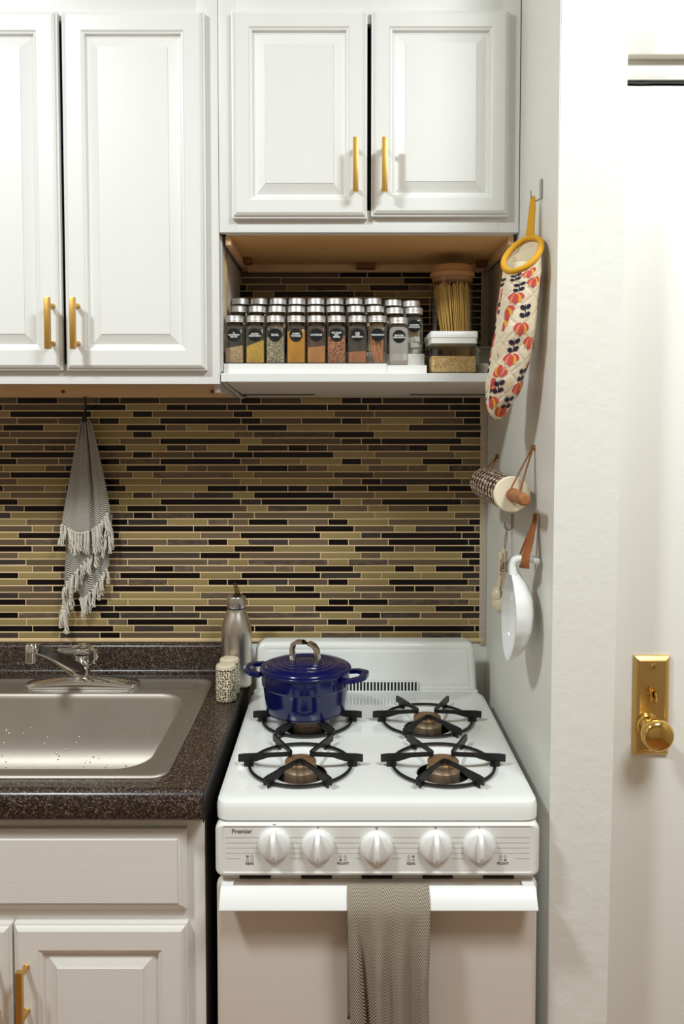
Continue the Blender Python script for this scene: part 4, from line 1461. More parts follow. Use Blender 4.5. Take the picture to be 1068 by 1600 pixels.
for i, x in enumerate(BACK):
    where = 'two behind the %s jar' % names[i] if i < 9 else 'right behind the bouillon jar'
    jar((x, 1.7240, hz + 0.0687 - (0.003 if i > 7 else 0) - (0.002 if i == 9 else 0)), 'silver lidded spice jar in the back row, ' + where, fills[(i * 5 + 2) % 9], 0.040 + 0.005 * (i % 3))

# ---- spaghetti jar
pj = thing('pasta_jar', 'tall round glass jar of spaghetti with a bamboo lid, behind the grain box', 'jar', (0.2345, 1.7600, hz))
jr = 0.0440
obj('glass', MB().lathe([(0.036, 0.0), (0.042, 0.0015), (jr, 0.006), (jr, 0.2100)], (0, 0, 0), 'z', 40, cap1=False), M['glass_box'], pj, local=True, smooth=50)
obj('lid', MB().lathe([(0.0425, 0.2030), (0.0425, 0.2120), (0.0465, 0.2125), (0.0472, 0.2140), (0.0472, 0.2205), (0.0455, 0.2225), (0.0440, 0.2230), (0.0432, 0.2340), (0.0415, 0.2362), (0.002, 0.2366)], (0, 0, 0), 'z', 40), M['lid_wood'], pj, local=True)
ps = MB()
rp = random.Random(21)
for i in range(210):
    a, q = rp.uniform(0, 2 * PI), math.sqrt(rp.random())
    bx, by = 0.012 + 0.026 * q * math.cos(a), 0.026 * q * math.sin(a)
    if math.hypot(bx, by) > 0.038:
        continue
    k = rp.random()
    tx, ty = bx * 1.0 - 0.020 * max(0, (0.02 - bx) / 0.03) - 0.010 * k, by * 1.1 + rp.uniform(-0.006, 0.006)
    m = math.hypot(tx, ty)
    if m > 0.0415:
        tx, ty = tx * 0.0415 / m, ty * 0.0415 / m
    h = 0.196 + rp.uniform(-0.007, 0.006)
    ps.tube([(bx, by, 0.0030), (lerp(bx, tx, 0.5) + 0.001, lerp(by, ty, 0.5), h * 0.5), (tx, ty, h)], 0.00095, 5)
o = obj('spaghetti', ps, M['pasta'], pj, local=True)
o['kind'] = 'stuff'

# ---- clear box of grain with a white lid
gb = thing('storage_box', 'clear square storage box of pale grain with a white lid, on the hood', 'container', (0.2180, 1.660, hz))
bx = 0.0448
by = 0.058


def rc(hx, hy, z, r=0.006):
    return rrect(-hx, hx, -hy, hy, r, z, 4)


obj('box', MB().loft([rc(bx - 0.003, by - 0.003, 0.0005), rc(bx, by, 0.004), rc(bx, by, 0.0600)], cap1=False), M['glass_box'], gb, local=True)
obj('lid', MB().loft([rc(bx - 0.0008, by - 0.0008, 0.0590), rc(bx + 0.0002, by + 0.0002, 0.0592), rc(bx + 0.0002, by + 0.0002, 0.0700), rc(bx + 0.0018, by + 0.0018, 0.0705), rc(bx + 0.0018, by + 0.0018, 0.0805), rc(bx + 0.0005, by + 0.0005, 0.0825), rc(bx - 0.003, by - 0.003, 0.0828), rc(bx - 0.006, by - 0.006, 0.0812)]), M['plastic_white'], gb, local=True)
gr = MB()
gr.loft([rc(bx - 0.0045, by - 0.0045, 0.0030), rc(bx - 0.0016, by - 0.0016, 0.0050), [(x, y, 0.0335 + 0.0012 * math.sin(x * 160 + y * 90)) for x, y, _ in rc(bx - 0.0016, by - 0.0016, 0)]])
gr.grid(lambda u, v: (lerp(-bx + 0.002, bx - 0.002, u), lerp(-by + 0.002, by - 0.002, v), 0.0337 + 0.0012 * math.sin(lerp(-bx, bx, u) * 160 + lerp(-by, by, v) * 90)), 8, 8)
o = obj('grain', gr, M['quinoa'], gb, local=True)
o['kind'] = 'stuff'

# ---- small glass jar half hidden by the mitt
sj = thing('small_jar', 'small round lidded glass jar between the grain box and the oven mitt', 'jar', (0.2855, 1.650, hz - 0.0152))
sj.location = (0.2895, 1.648, hz)
sj_tab = [(0.016, 0.0), (0.0205, 0.002), (0.0215, 0.006), (0.0215, 0.044), (0.0205, 0.048), (0.0205, 0.051)]
SJX = -0.0385
obj('glass', MB().lathe(sj_tab, (0, 0, 0), 'z', 28, cap1=False), M['glass'], sj, local=True)
obj('lid', MB().lathe([(0.0222, 0.0508), (0.0228, 0.0530), (0.0222, 0.0560), (0.0190, 0.0575), (0.006, 0.0580), (0.0005, 0.0580)], (0, 0, 0), 'z', 28), M['glass_box'], sj, local=True)
obj('contents', MB().lathe([(0.0150, 0.0025), (0.0195, 0.004), (0.0200, 0.020), (0.012, 0.023), (0.0005, 0.021)], (0, 0, 0), 'z', 24), SP['cube'], sj, local=True)

# ================================================================== HANGING ON THE RIGHT WALL
WX = 0.3372        # face of the stub wall


def ribbon(pts, w, th, up):
    return MB().tube(pts, 1.0, flat=(w / 2, th / 2), up=up)


def wall_hook(y, z, label, h=0.030, reach=0.016, mat='hook_metal'):
    """small metal strip on the wall bent out into an upturned prong"""
    t = thing('wall_hook', label, 'hook', (WX, y, z), 'small metal hooks on the right wall')
    obj('plate', MB().box(-0.0022, 0.0004, -0.0055, 0.0055, -h * 0.55, h * 0.5, 0.0009), M[mat], t, local=True)
    mb = MB()
    pts = [(-0.0010, 0, -h * 0.45)]
    for i in range(1, 9):
        a = R(180 * i / 8)
        pts.append((-0.0010 - reach / 2 * (1 - math.cos(a)), 0, -h * 0.45 - 0.007 * math.sin(a)))
    pts.append((-reach - 0.0022, 0, -h * 0.45 + 0.010))
    mb.tube(pts, [0.0017] * 9 + [0.0012], 8)
    obj('prong', mb, M[mat], t, local=True)
    return t


wall_hook(1.4060, 1.9080, 'small metal hook carrying the yellow loop of the oven mitt')

# ---- oven mitt: padded tube, mouth tilted towards the room
mit = thing('oven_mitt', 'quilted cream oven mitt with red and navy flowers, hanging by a mustard loop', 'oven mitt', (0.296, 1.37, 1.517))
MS = [  # z, x, y, size
    (1.7900, 0.2980, 1.3690, 0.92), (1.7561, 0.2965, 1.3705, 0.985), (1.7147, 0.2930, 1.3750, 0.99), (1.6628, 0.2900, 1.3850, 1.03), (1.6212, 0.2852, 1.4000, 1.03),
    (1.5782, 0.2780, 1.4100, 0.955), (1.5456, 0.2720, 1.4200, 0.72), (1.5285, 0.2702, 1.4245, 0.43), (1.5180, 0.2703, 1.4260, 0.12)]
E1, E2 = Vector((0.0205, 0.040, 0)), Vector((0.0245, -0.033, 0))


def mitt_at(t, phi):
    """t 0 at the mouth to 1 at the tip; phi 0 faces the room, +90 the wall side"""
    ztop = 1.7900
    z = lerp(ztop, 1.5180, t)
    x, y, s = interp(MS, z)
    if z < 1.545:
        s = max(0.05, 0.72 * math.sqrt(max(0.0, (z - 1.5165) / (1.5456 - 1.5165))))
    a = R(phi)
    d = -E1 * math.cos(a) + E2 * math.sin(a)
    # seam crease on the room side and gentle quilting swells
    k = 1.0 - 0.10 * math.exp(-((phi + 18 + 22 * t) / 11.0) ** 2) * min(1, t * 6)
    k += 0.020 * math.sin(9 * t * PI + a * 2) * (0.2 + t) * min(1, 5 * t) + 0.012 * math.sin(16 * t + 3 * a)
    p = Vector((x, y, z)) + d * s * k
    # tilt of the mouth fades out below it
    f = max(0.0, 1 - t / 0.30) ** 1.5
    p.z += f * (0.034 * -math.cos(a) + 0.0004 * math.sin(a))
    p.x = min(p.x, WX - 0.0014)
    return p


NU, NV = 44, 40
mm = MB()
mm.loft([[mitt_at(j / NV, 360.0 * i / NU) for i in range(NU)] for j in range(NV + 1)], cap0=False, uvf=lambda i, j: (i / NU * 0.20, j / NV * 0.29))
obj('shell', mm, M['floral'], mit, smooth=70)
li = MB()
li.loft([[Vector((0.2966, 1.3700, 0)) * 0 + mitt_at(j / 14 * 0.45, 360.0 * i / NU) * 0.90 + Vector((*interp(MS, lerp(1.79, 1.518, j / 14 * 0.45))[:2], lerp(1.79, 1.518, j / 14 * 0.45))) * 0.10 for i in range(NU)] for j in range(1, 15)], cap0=False, cap1=True)
obj('lining', li, M['lining'], mit, smooth=70)
rim = [mitt_at(0, 360.0 * i / 44) for i in range(44)]
obj('binding', MB().tube(rim, 0.0052, 9, closed=True), M['mustard'], mit, smooth=60)
roll = MB()
c0 = mitt_at(0.05, 0).lerp(mitt_at(0.05, 180), 0.45)
roll.lathe([(0.0135, -0.060), (0.0140, 0.010), (0.0132, 0.0108), (0.0125, 0.010), (0.0120, -0.03)], (c0.x + 0.002, c0.y + 0.008, c0.z - 0.008), 'z', 20, cap1=False)
obj('lining_fold', roll, M['lining'], mit)
top = mitt_at(0, 180)
hk = Vector((WX - 0.0150, 1.4060, 1.8935))
lp = MB()
a0 = top + Vector((0.000, -0.004, -0.004))
for off in (-1, 1):
    lp.tube([a0 + Vector((-0.002 * off, 0.004 * off, 0)), a0.lerp(hk, 0.35) + Vector((0.0005, 0.005 * off, 0.0)), a0.lerp(hk, 0.75) + Vector((0.001, 0.0034 * off, 0)), hk + Vector((0.0006, 0.0012 * off, 0.0005))], [1, 1, 0.9, 0.7],
            flat=(0.0056, 0.0011), up=(0.75, -0.66, 0))
obj('hanging_loop', lp, M['mustard'], mit, smooth=50)

FL = [(1.713, 15, 0), (1.764, 43, 0), (1.741, 61, 0), (1.663, 39, 0), (1.615, 27, 0), (1.598, 2, 180), (1.578, -25, 140), (1.653, -59, 150), (1.628, -35, 170), (1.724, -42, 90), (1.705, -71, 90), (1.690, -10, 20), (1.570, 76, 20), (1.546, -13, 0), (1.530, 38, 150), (1.536, -75, 0), (1.671, -22, 30), (1.642, 74, 0)]
SPR = [(1.736, 20), (1.692, 45), (1.638, 27), (1.572, 7), (1.559, -32), (1.592, 76), (1.546, 58), (1.702, -30), (1.677, -67), (1.608, -44), (1.754, -42), (1.765, 5)]
rb = random.Random(4)
for z in (1.75, 1.70, 1.65, 1.60, 1.56):
    for ph in (115, 150, 185, 220, 255):
        (FL if rb.random() < 0.5 else SPR).append((z + rb.uniform(-0.012, 0.012), ph + rb.uniform(-6, 6)) + ((rb.choice((0, 180)),) if False else ()))
FL = [f if len(f) == 3 else (f[0], f[1], rb.choice((0, 160))) for f in FL]
PR = {'red': MB(), 'coral': MB(), 'yellow': MB(), 'navy': MB()}


def on_mitt(z, phi, dx, dz, lift):
    """point dx metres round and dz metres up from an anchor, lifted off the cloth"""
    t = (1.79 - (z + dz)) / 0.272
    t = min(0.985, max(0.02, t))
    s = max(0.3, interp(MS, z + dz)[2])
    a = R(phi)
    q = math.sqrt((E1.length * math.sin(a)) ** 2 + (E2.length * math.cos(a)) ** 2) * s
    ph = phi + math.degrees(dx / q)
    p = mitt_at(t, ph)
    n = (mitt_at(t, ph + 2) - mitt_at(t, ph - 2)).cross(mitt_at(min(1, t + 0.01), ph) - mitt_at(max(0, t - 0.01), ph))
    c = Vector((*interp(MS, 1.79 - 0.272 * t)[:2], p.z))
    n.normalize()
    if n.dot(p - c) < 0:
        n = -n
    return p + n * lift


def blob(mb, z, phi, cx, cz, rx, rz, rot, lift=0.0006, n=10):
    """flat printed ellipse following the cloth"""
    cr, sr = math.cos(rot), math.sin(rot)
    pts = [on_mitt(z, phi, cx, cz, lift)]
    for k in (0.55, 1.0):
        for i in range(n):
            a = 2 * PI * i / n
            ex, ez = rx * k * math.cos(a), rz * k * math.sin(a)
            pts.append(on_mitt(z, phi, cx + ex * cr - ez * sr, cz + ex * sr + ez * cr, lift))
    f = [(0, 1 + i, 1 + (i + 1) % n) for i in range(n)] + [(1 + i, 1 + n + i, 1 + n + (i + 1) % n, 1 + (i + 1) % n) for i in range(n)]
    mb.faces(pts, f)


for z, ph, rot in FL:
    r0 = R(rot)
    for ang, ln, wd, col, lift in ((-66, 0.0148, 0.0054, 'red', 0.0006), (66, 0.0148, 0.0054, 'red', 0.0006), (-36, 0.0145, 0.0052, 'coral', 0.0009), (36, 0.0145, 0.0052, 'yellow', 0.0009), (0, 0.0150, 0.0058, 'red', 0.0012)):
        a = R(ang) + r0 - PI / 2
        d = ln * 0.62
        blob(PR[col], z, ph, d * math.cos(a), 0.008 * math.cos(r0) + d * math.sin(a), ln * 0.62, wd, a, lift)
for s_ in SPR:
    z, ph = s_[:2]
    blob(PR['navy'], z, ph, 0, 0, 0.0009, 0.0125, 0.12, 0.0008, 6)
    for dz in (-0.0055, 0.0055):
        for sg in (-1, 1):
            blob(PR['navy'], z, ph, sg * 0.0060, dz * 1.1 + 0.001 * sg, 0.0058, 0.0039, 0.35 * sg, 0.0010)
for col, nm in (('red', 'red_print'), ('coral', 'coral_print'), ('yellow', 'yellow_print'), ('navy', 'navy_print')):
    o = obj(nm.replace('navy_print', 'leaf_print').replace('red_print', 'petal_print').replace('coral_print', 'petal_print').replace('yellow_print', 'petal_print'), PR[col], M[nm], mit, smooth=70, recalc=False)
    o['kind'] = 'stuff'

# ---- rolling pin hung in two leather loops
rp_ = thing('rolling_pin', 'cream patterned rolling pin with wooden handles, hung level in two leather loops', 'rolling pin', (0.2935, 1.54, 1.38))
AX = (0.2935, 0, 1.3880)
sl_ = -0.06           # slight drop towards the back
b_ = MB()
RR = 0.0310
b_.lathe([(RR, 1.4200), (RR, 1.6780)], AX, 'y', 44, cap0=False, cap1=True, uv=True)
rb_ = obj('roller', b_, M['roller'], rp_, smooth=50)
obj('end_disc', MB().lathe([(0.0295, 1.4195), (RR + 0.0004, 1.4195), (RR + 0.0004, 1.4120), (RR - 0.0015, 1.4100), (0.004, 1.4095)], AX, 'y', 44), M['cream_disc'], rp_)
hb = MB()
hb.lathe([(0.0080, 1.4110), (0.0112, 1.4085), (0.0118, 1.4020), (0.0100, 1.3960), (0.0088, 1.3935), (0.0098, 1.3910), (0.0112, 1.3860), (0.0114, 1.3800), (0.0100, 1.3745), (0.0086, 1.3720), (0.0090, 1.3690), (0.0102, 1.3600), (0.0106, 1.3380), (0.0104, 1.3200), (0.0096, 1.3125), (0.0070, 1.3095), (0.001, 1.3088)], AX, 'y', 28)
obj('wooden_handle', hb, M['handle_wood'], rp_, smooth=40)
hb = MB()
hb.lathe([(0.0080, 1.6775), (0.0112, 1.6800), (0.0118, 1.6870), (0.0090, 1.6960), (0.0088, 1.7150), (0.0105, 1.7300), (0.0106, 1.7600), (0.0096, 1.7780), (0.006, 1.7810), (0.001, 1.7815)], AX, 'y', 24)
obj('wooden_handle', hb, M['handle_wood'], rp_, smooth=40)
for y, yn, zn, nm in ((1.3905, 1.4330, 1.4690, 'near'), (1.7000, 1.7660, 1.4390, 'far')):
    s_ = thing('leather_loop', 'thin tan leather loop holding the rolling pin, %s' % ('at its near end' if nm == 'near' else 'at its far end by the tiles'), 'strap', (WX, yn, zn), 'leather loops of the rolling pin')
    nl = Vector((WX - 0.0045, yn, zn))
    low = [Vector((AX[0] + 0.0108 * math.cos(R(a)), y, AX[2] + 0.0108 * math.sin(R(a)))) for a in range(150, 391, 24)]
    path = [nl + Vector((-0.0008, 0.0, -0.003))] + [nl.lerp(low[0], 0.5)] + low + [low[-1].lerp(nl, 0.5), nl + Vector((0.0008, 0.0, -0.003))]
    obj('strap', MB().tube(path, 1.0, flat=(0.0022, 0.0010), up=(0, 1, 0)), M['leather'], s_, smooth=50)
    obj('tab', MB().box(nl.x - 0.0012, nl.x + 0.0040, yn - 0.0026, yn + 0.0026, zn - 0.006, zn + 0.0045, 0.0008), M['leather'], s_)
    obj('nail', MB().lathe([(0.0010, WX + 0.001), (0.0010, WX - 0.0062), (0.0022, WX - 0.0063), (0.0022, WX - 0.0072), (0.0004, WX - 0.0076)], (0, yn, zn), 'x', 10), M['hook_metal'], s_)

# ---- measuring spoons on a bead chain
wall_hook(1.6120, 1.3180, 'small metal hook carrying the bead chain of the measuring spoons', 0.026, 0.014)
ch = thing('bead_chain', 'short bead chain hanging from the small hook, holding the measuring spoons', 'chain', (WX - 0.015, 1.612, 1.297))
cb_ = MB()
for side, (bx_, by_, bz_) in ((0, (0.3175, 1.601, 1.2530)), (1, (0.3210, 1.607, 1.2500))):
    A = Vector((WX - 0.0105, 1.612, 1.3045))
    Bv = Vector((bx_, by_, bz_))
    n = 17
    for i in range(n + 1):
        p = A.lerp(Bv, i / n) + Vector((-0.002 * math.sin(PI * i / n) * (1 if side else -1), 0.0015 * (side - 0.5), 0))
        bmesh.ops.create_icosphere(cb_.bm, subdivisions=1, radius=0.00165, matrix=Matrix.Translation(p))
o = obj('beads', cb_, M['cast_handle'], ch)
o['kind'] = 'stuff'
for ax_, ay_, az_, bowl_r, label, word, tl in ((0.3105, 1.5985, 1.2550, 0.0165, 'cream ceramic measuring spoon with the shorter handle showing black lettering, farthest from the ladle', '1 teaspoon', 0.0),
                                              (0.3170, 1.6030, 1.2600, 0.0225, 'cream ceramic measuring spoon with a round bowl, half hidden behind the white ladle', '1 Tbsp.', 0.0),
                                              (0.3240, 1.6090, 1.2550, 0.0140, 'smallest cream ceramic measuring spoon, nearest the wall behind the ladle', '1/2 tsp.', 0.0)):
    s_ = thing('measuring_spoon', label, 'spoon', (ax_, ay_, az_), 'ceramic measuring spoons on the bead chain')
    h = MB()
    ln_ = 0.076 if bowl_r > 0.019 else 0.062
    pts = [(0, 0, 0.004), (0, 0, 0.001), (-0.0005, 0, -0.02), (-0.0010, 0, -ln_ * 0.7), (-0.0030, 0, -ln_), (-0.0050, 0, -ln_ - bowl_r * 0.5)]
    h.tube(pts, [0.6, 0.95, 1.0, 0.85, 0.85, 0.8], flat=(0.0056, 0.0036), up=(0, 1, 0))
    hnd = obj('handle', h, M['cream'], s_, local=True, smooth=50)
    bz = -ln_ - bowl_r * 1.15
    prof = []
    for i in range(9):
        a = R(90 * i / 8)
        prof.append((bowl_r * math.cos(a), -bowl_r * 0.80 * math.sin(a)))
    prof = [(bowl_r - 0.002, 0.0005), (bowl_r, 0.0012)] + prof[:-1] + [(0.0008, -bowl_r * 0.80)]
    inner = [(0.0006, -bowl_r * 0.80 + 0.0022)] + [((bowl_r - 0.0022) * math.cos(R(a)), -(bowl_r * 0.80 - 0.0022) * math.sin(R(a))) for a in range(80, -1, -16)]
    bw = MB().lathe([(r, -q) for r, q in prof[::-1]][::-1] if False else prof, (0, 0, 0), 'x', 26, cap0=False)
    bw.lathe(inner, (0, 0, 0), 'x', 26, cap0=True, cap1=False)
    # bowl opens to the wall side, its round back to the room
    bmesh.ops.translate(bw.bm, verts=bw.bm.verts[:], vec=(-0.004 - 0.0 * bowl_r, 0, bz))
    obj('bowl', bw, M['cream'], s_, local=True, smooth=60)
    t = text_mb([word], 0.0075, 0, 0, 0, bold=0.0001, depth=0.0001)
    for v in t.bm.verts:        # written along the handle on its near edge
        a, b, c = v.co
        v.co = (-c * 0.80 - 0.0002, -0.0057, a * 0.95 - ln_ * 0.42)
    obj('lettering', t, M['black'], hnd, local=True, smooth=0)

# ---- white ladle-shaped spoon rest hung by a leather strap
lr = thing('spoon_rest', 'white ceramic ladle shaped spoon rest hanging by a tan leather strap', 'ladle', (0.29, 1.385, 1.10))
ZB, ZTp = 1.1010, 1.2660
LT = [  # z, near y, far y, depth to the wall side, x of the rim plane
    (1.2720, 1.3740, 1.4020, 0.010, 0.2860), (1.2560, 1.3700, 1.4080, 0.018, 0.2855), (1.2380, 1.3500, 1.4250, 0.030, 0.2855), (1.2150, 1.3330, 1.4430, 0.0385, 0.2855), (1.1900, 1.3265, 1.4530, 0.0405, 0.2855),
    (1.1650, 1.3290, 1.4550, 0.0395, 0.2850), (1.1400, 1.3420, 1.4480, 0.0340, 0.2845), (1.1200, 1.3600, 1.4330, 0.0240, 0.2840), (1.1080, 1.3760, 1.4190, 0.0130, 0.2838), (1.1012, 1.3930, 1.4030, 0.0030, 0.2838)]
sh_ = MB()
secs_o, secs_i = [], []
NS = 14
zs = [lerp(1.2720, 1.1012, (i / 26)) for i in range(27)]
for z in zs:
    y0, y1, d, x = interp(LT, z)
    yc, hw = (y0 + y1) / 2, (y1 - y0) / 2
    so, si = [], []
    for i in range(NS + 1):
        a = PI * i / NS
        so.append(Vector((x + d * math.sin(a) ** 0.8, yc - hw * math.cos(a), z)))
        k = max(0.05, (hw - 0.0034) / hw)
        si.append(Vector((x + max(0.0004, d - 0.0038) * math.sin(a) ** 0.8, yc - hw * k * math.cos(a), z)))
    secs_o.append(so)
    secs_i.append(si)
sh_.loft([o_ + i_[::-1] for o_, i_ in zip(secs_o, secs_i)])
obj('bowl', sh_, M['white_ceramic'], lr, smooth=60)
hn = MB()
hpts = [(0.2895, 1.3875, 1.2560), (0.2890, 1.3875, 1.2680), (0.2905, 1.3860, 1.2760), (0.2950, 1.3840, 1.2815), (0.3020, 1.3815, 1.2830), (0.3120, 1.3785, 1.2825), (0.3230, 1.3755, 1.2810), (0.3310, 1.3735, 1.2795), (0.3335, 1.3730, 1.2790)]
hn.tube(hpts, [1.25, 1.12, 1.0, 0.95, 0.92, 0.92, 0.95, 0.92, 0.7], flat=(0.0150, 0.0050), up=(0.05, 1, 0))
obj('hooked_handle', hn, M['white_ceramic'], lr, smooth=60)
ls = thing('leather_strap', 'wide tan leather strap on a nail, holding up the white spoon rest', 'strap', (WX, 1.400, 1.357))
nl = Vector((WX - 0.0050, 1.4000, 1.3560))
A1 = [nl + Vector((-0.0010, -0.001, 0.001)), nl + Vector((-0.0022, -0.0025, -0.010)), Vector((0.3170, 1.3760, 1.3120)), Vector((0.3075, 1.3615, 1.2890)), Vector((0.3060, 1.3595, 1.2800)), Vector((0.3055, 1.3605, 1.2725)), Vector((0.3065, 1.3680, 1.2700)), Vector((0.3075, 1.3800, 1.2725))]
A1b = [Vector((0.3060, 1.3990, 1.2860)), Vector((0.3120, 1.3960, 1.3040)), Vector((0.3240, 1.3985, 1.3330)), nl + Vector((0.0006, 0.001, -0.006)), nl + Vector((0.0004, 0.001, 0.001))]
lm = MB()
lm.tube(A1, [0.45, 0.55, 0.95, 1.0, 1.0, 1.0, 1.0, 0.9], flat=(0.0085, 0.0011), up=(0.55, -0.83, 0.1))
obj('strap', lm, M['leather'], ls, smooth=60)
lm = MB()
lm.tube(A1b, [0.9, 0.9, 0.8, 0.55, 0.45], flat=(0.0080, 0.0011), up=(0.45, 0.9, 0.1))
obj('strap', lm, M['leather'], ls, smooth=60)
obj('nail', MB().lathe([(0.0013, WX + 0.001), (0.0013, WX - 0.0066), (0.0030, WX - 0.0068), (0.0030, WX - 0.0078), (0.0004, WX - 0.0084)], (0, 1.400, 1.356), 'x', 12), M['hook_metal'], ls)

# ================================================================== TOWELS
kh = thing('towel_hook', 'black metal hook under the tall cabinet, carrying the fringed towel', 'hook', (-0.5835, 1.868, 1.569))
km = MB()
km.tube([(-0.5840, 1.868, 1.5700), (-0.5835, 1.868, 1.545), (-0.5830, 1.866, 1.528), (-0.5832, 1.860, 1.5205), (-0.5836, 1.8525, 1.5230), (-0.5838, 1.8500, 1.5300)], [0.0028, 0.0026, 0.0026, 0.0026, 0.0024, 0.0016], 8)
obj('bent_wire', km, M['black_iron'], kh)
obj('knob_end', MB().lathe([(0.003, 1.5260), (0.0055, 1.5215), (0.0060, 1.5170), (0.004, 1.5130), (0.001, 1.5120)], (-0.5833, 1.8580, 0), 'z', 12), M['black_iron'], kh)

tw = thing('dish_towel', 'grey and white herringbone towel with white fringe, hanging from a hook before the tiles', 'towel', (-0.583, 1.872, 1.03))
TA = [(1.5205, -0.5895, -0.5775), (1.5080, -0.5965, -0.5690), (1.4736, -0.6048, -0.5610), (1.4166, -0.6144, -0.5486), (1.3593, -0.6256, -0.5377), (1.2916, -0.6384, -0.5276), (1.2550, -0.6415, -0.5245)]


def hem1(s):
    return 1.2785 - 0.020 * math.sin(PI * min(1, s * 1.25)) ** 1.0 + (0.030 * ((s - 0.8) / 0.2) if s > 0.8 else 0)


def towel_top(s, t):
    zb = hem1(s)
    z = lerp(1.5205, zb, t)
    xl, xr = interp(TA, z)
    # the cloth bunches round the deep fold at two thirds of its width
    x = lerp(xl, xr, s)
    w = (xr - xl) / 0.11
    y = 1.8700 - 0.0040 - 0.0075 * w * math.sin(PI * s) - 0.0030 * math.cos(2 * PI * 2.6 * s + 0.6) * (0.35 + 0.65 * w)
    fold = 0.60 + 0.02 * t
    y += (0.0150 * (0.35 + 0.65 * w)) * math.exp(-((s - fold) / (0.055 if s > fold else 0.03)) ** 2) * (1 - 0.35 * t)
    y -= 0.0035 * math.exp(-((s - fold + 0.09) / 0.05) ** 2)
    if t < 0.35:
        y += 0.0035 * math.cos(2 * PI * 5 * s) * (1 - t / 0.35)
    return (x, y, z)


def sheet(name, fn, nu, nv, width, length, mat, parent, th=0.0014, u0=0.0):
    mb = MB().grid(fn, nu, nv, lambda a, b: (u0 + a * width, b * length))
    o = obj(name, mb, mat, parent, smooth=80, recalc=False)
    md = o.modifiers.new('thickness', 'SOLIDIFY')
    md.thickness = th
    md.offset = 0
    return o


sheet('front_fold', towel_top, 56, 40, 0.150, 0.25, M['herring_grey'], tw)


def tail(s, t):
    xl, xr = -0.6385 + 0.003 * math.sin(t * 5), lerp(-0.5290, -0.5400, t)
    zb = interp([(0.0, 1.128), (0.12, 1.132), (0.30, 1.118), (0.38, 1.098), (0.55, 1.112), (0.75, 1.140), (1.0, 1.176)], s)[0]
    x = lerp(xl, xr, s)
    return (x, 1.8835 - 0.0022 * math.cos(2 * PI * 2 * s) - 0.002 * t, lerp(1.300, zb, t))


sheet('back_tail', tail, 30, 22, 0.120, 0.19, M['herring_grey'], tw)


def flap(s, t):
    # triangular corner folded forward, its hem running down to the left
    x = lerp(-0.6360, -0.5560, s)
    zb = lerp(1.1400, 1.2180, min(1, s * 1.08))
    return (x, 1.8735 - 0.004 * math.sin(PI * s) + 0.003 * math.cos(7 * s), lerp(1.290, zb, t))


sheet('corner_flap', flap, 24, 16, 0.085, 0.15, M['herring_grey'], tw, u0=0.01)

rf = random.Random(9)


def tassel_mesh(seed):
    """knotted yarn tassel of unit length hanging down"""
    r = random.Random(seed)
    mb = MB()
    mb.tube([(0, 0, 0.03), (0, 0, -0.02), (0, 0, -0.07)], [0.0015, 0.0030, 0.0019], 7)
    for q in range(4):
        a = 2 * PI * q / 4 + r.uniform(-0.4, 0.4)
        pts, rad = [], []
        tw_ = r.uniform(4, 8)
        spread = r.uniform(0.0016, 0.0030)
        for i in range(9):
            t = i / 8
            k = 0.0009 + spread * t ** 1.4
            pts.append((k * math.cos(a + tw_ * t) + 0.0012 * math.sin(5 * t + seed), k * math.sin(a + tw_ * t) * 0.7, -0.05 - 0.95 * t * r.uniform(0.95, 1.0)))
            rad.append(0.0015 * (1 - 0.45 * t) * r.uniform(0.85, 1.2))
        mb.tube(pts, rad, 5)
    return mb.mesh('tassel', M['fringe'], 60)


TAS = [tassel_mesh(i) for i in range(5)]


def tassel(x, y, z, ln_, lean=0.0, fat=1.0):
    o = link('tassel', TAS[rf.randrange(5)], tw, True)
    o.location = Vector((x, y, z)) - wloc(tw)
    o.scale = (fat * 1.25, fat * 1.25, ln_)
    o.rotation_euler = (R(rf.uniform(-3, 3)), R(lean + rf.uniform(-4, 4)), rf.uniform(0, 6))


n1 = 17
for i in range(n1):
    s = (i + 0.3) / n1
    p = towel_top(min(1, s), 1.0)
    ln_ = 0.048 + rf.uniform(-0.006, 0.006) + 0.012 * (s > 0.6)
    if s < 0.8:
        tassel(p[0], p[1] - 0.0035, p[2] + 0.002, ln_, lean=-7 + 10 * s, fat=1.15)
    else:
        tassel(p[0] - 0.002, p[1] - 0.003, p[2] + 0.002, ln_ - 0.008, lean=3, fat=1.2)
        tassel(p[0] + 0.003, p[1] + 0.004, p[2] - 0.034, 0.050, lean=-6, fat=1.1)
for i in range(11):
    s = (i + 0.4) / 11
    p = flap(s, 1.0)
    tassel(p[0], p[1] - 0.003, p[2] + 0.002, 0.040 + rf.uniform(-0.004, 0.008), lean=10, fat=1.2)
for i in range(12):
    s = 0.34 + 0.66 * (i + 0.3) / 12
    p = tail(s, 1.0)
    tassel(p[0], p[1] - 0.002, p[2] + 0.002, 0.048 + rf.uniform(-0.006, 0.006) - 0.008 * (s > 0.75), lean=6 - 16 * (s > 0.85), fat=1.05)
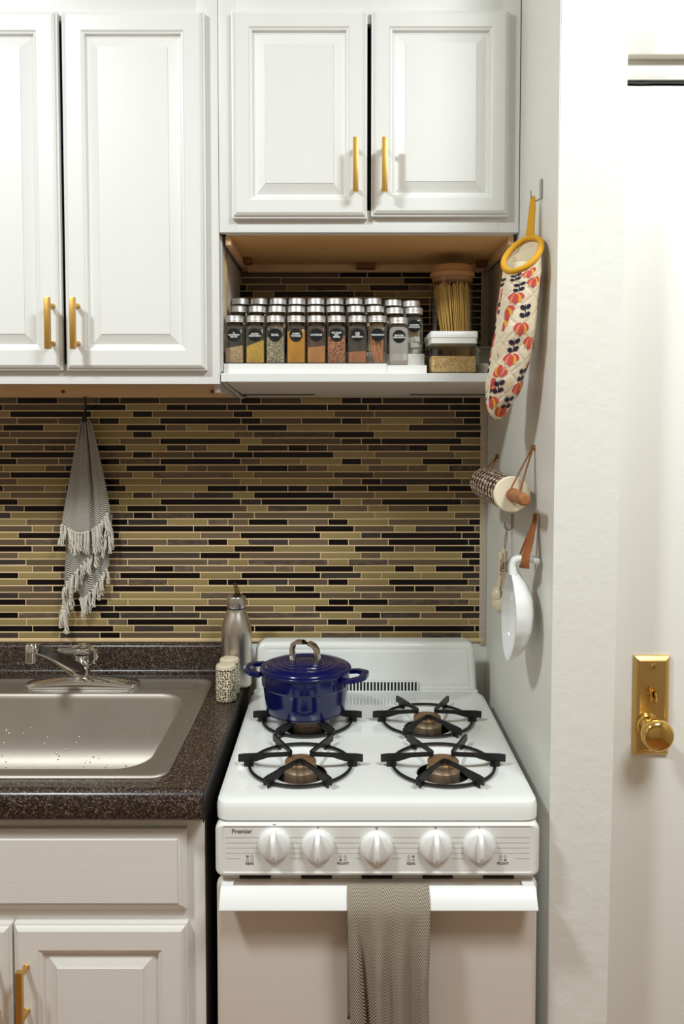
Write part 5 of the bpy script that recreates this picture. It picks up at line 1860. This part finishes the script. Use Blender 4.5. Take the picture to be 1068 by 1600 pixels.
for x, z, ln_, lean in ((-0.6400, 1.1300, 0.066, 8), (-0.6360, 1.1280, 0.072, 10), (-0.6310, 1.1330, 0.055, 6), (-0.6270, 1.1380, 0.050, 8), (-0.6440, 1.0850, 0.048, 8), (-0.6400, 1.0760, 0.054, 2), (-0.6480, 1.0780, 0.042, 6), (-0.6365, 1.0720, 0.050, -2)):
    tassel(x, 1.8770 + rf.uniform(-0.003, 0.003), z, ln_, lean, 1.25)

# ---- towel over the oven handle
ot = thing('hand_towel', 'taupe herringbone towel draped over the white oven door handle', 'towel', (0.071, 1.24, 0.45))
PATH = [(1.2660, 0.560), (1.2655, 0.700), (1.2640, 0.770), (1.2625, 0.7835), (1.2590, 0.7858), (1.2550, 0.7860), (1.2500, 0.7832), (1.2420, 0.7740), (1.2345, 0.7642), (1.2312, 0.7572), (1.2302, 0.745), (1.2300, 0.700), (1.2310, 0.640), (1.2330, 0.540), (1.2345, 0.420)]
PL = [0.0]
for a, b in zip(PATH, PATH[1:]):
    PL.append(PL[-1] + math.hypot(a[0] - b[0], a[1] - b[1]))


def over(s, t):
    d = t * PL[-1]
    i = max(k for k in range(len(PL) - 1) if PL[k] <= d + 1e-9)
    k = (d - PL[i]) / (PL[i + 1] - PL[i])
    y, z = lerp(PATH[i][0], PATH[i + 1][0], k), lerp(PATH[i][1], PATH[i + 1][1], k)
    front = y < 1.245 and i >= 7
    drop = max(0.0, 0.752 - z) if front else 0.0
    g = min(1.0, drop / 0.09)
    xl, xr = 0.0082 + 0.009 * min(1, drop / 0.30), 0.1362 - 0.0035 * min(1, drop / 0.12) + 0.004 * min(1, max(0, drop - 0.12) / 0.1)
    x = lerp(xl, xr, s)
    if front:
        y += g * (0.0062 * math.sin(2 * PI * 3.6 * s + 2.3 + 2.0 * drop) + 0.0035 * math.sin(2 * PI * 1.7 * s + 0.5)) - 0.002 * g
        y += 0.0100 * g * math.exp(-((s - 0.13 - 0.5 * drop) / 0.030) ** 2)
        y = min(y, 1.2560)
    return (x, y, z)


sheet('cloth', over, 70, 64, 0.150, PL[-1], M['herring_taupe'], ot, 0.0018)
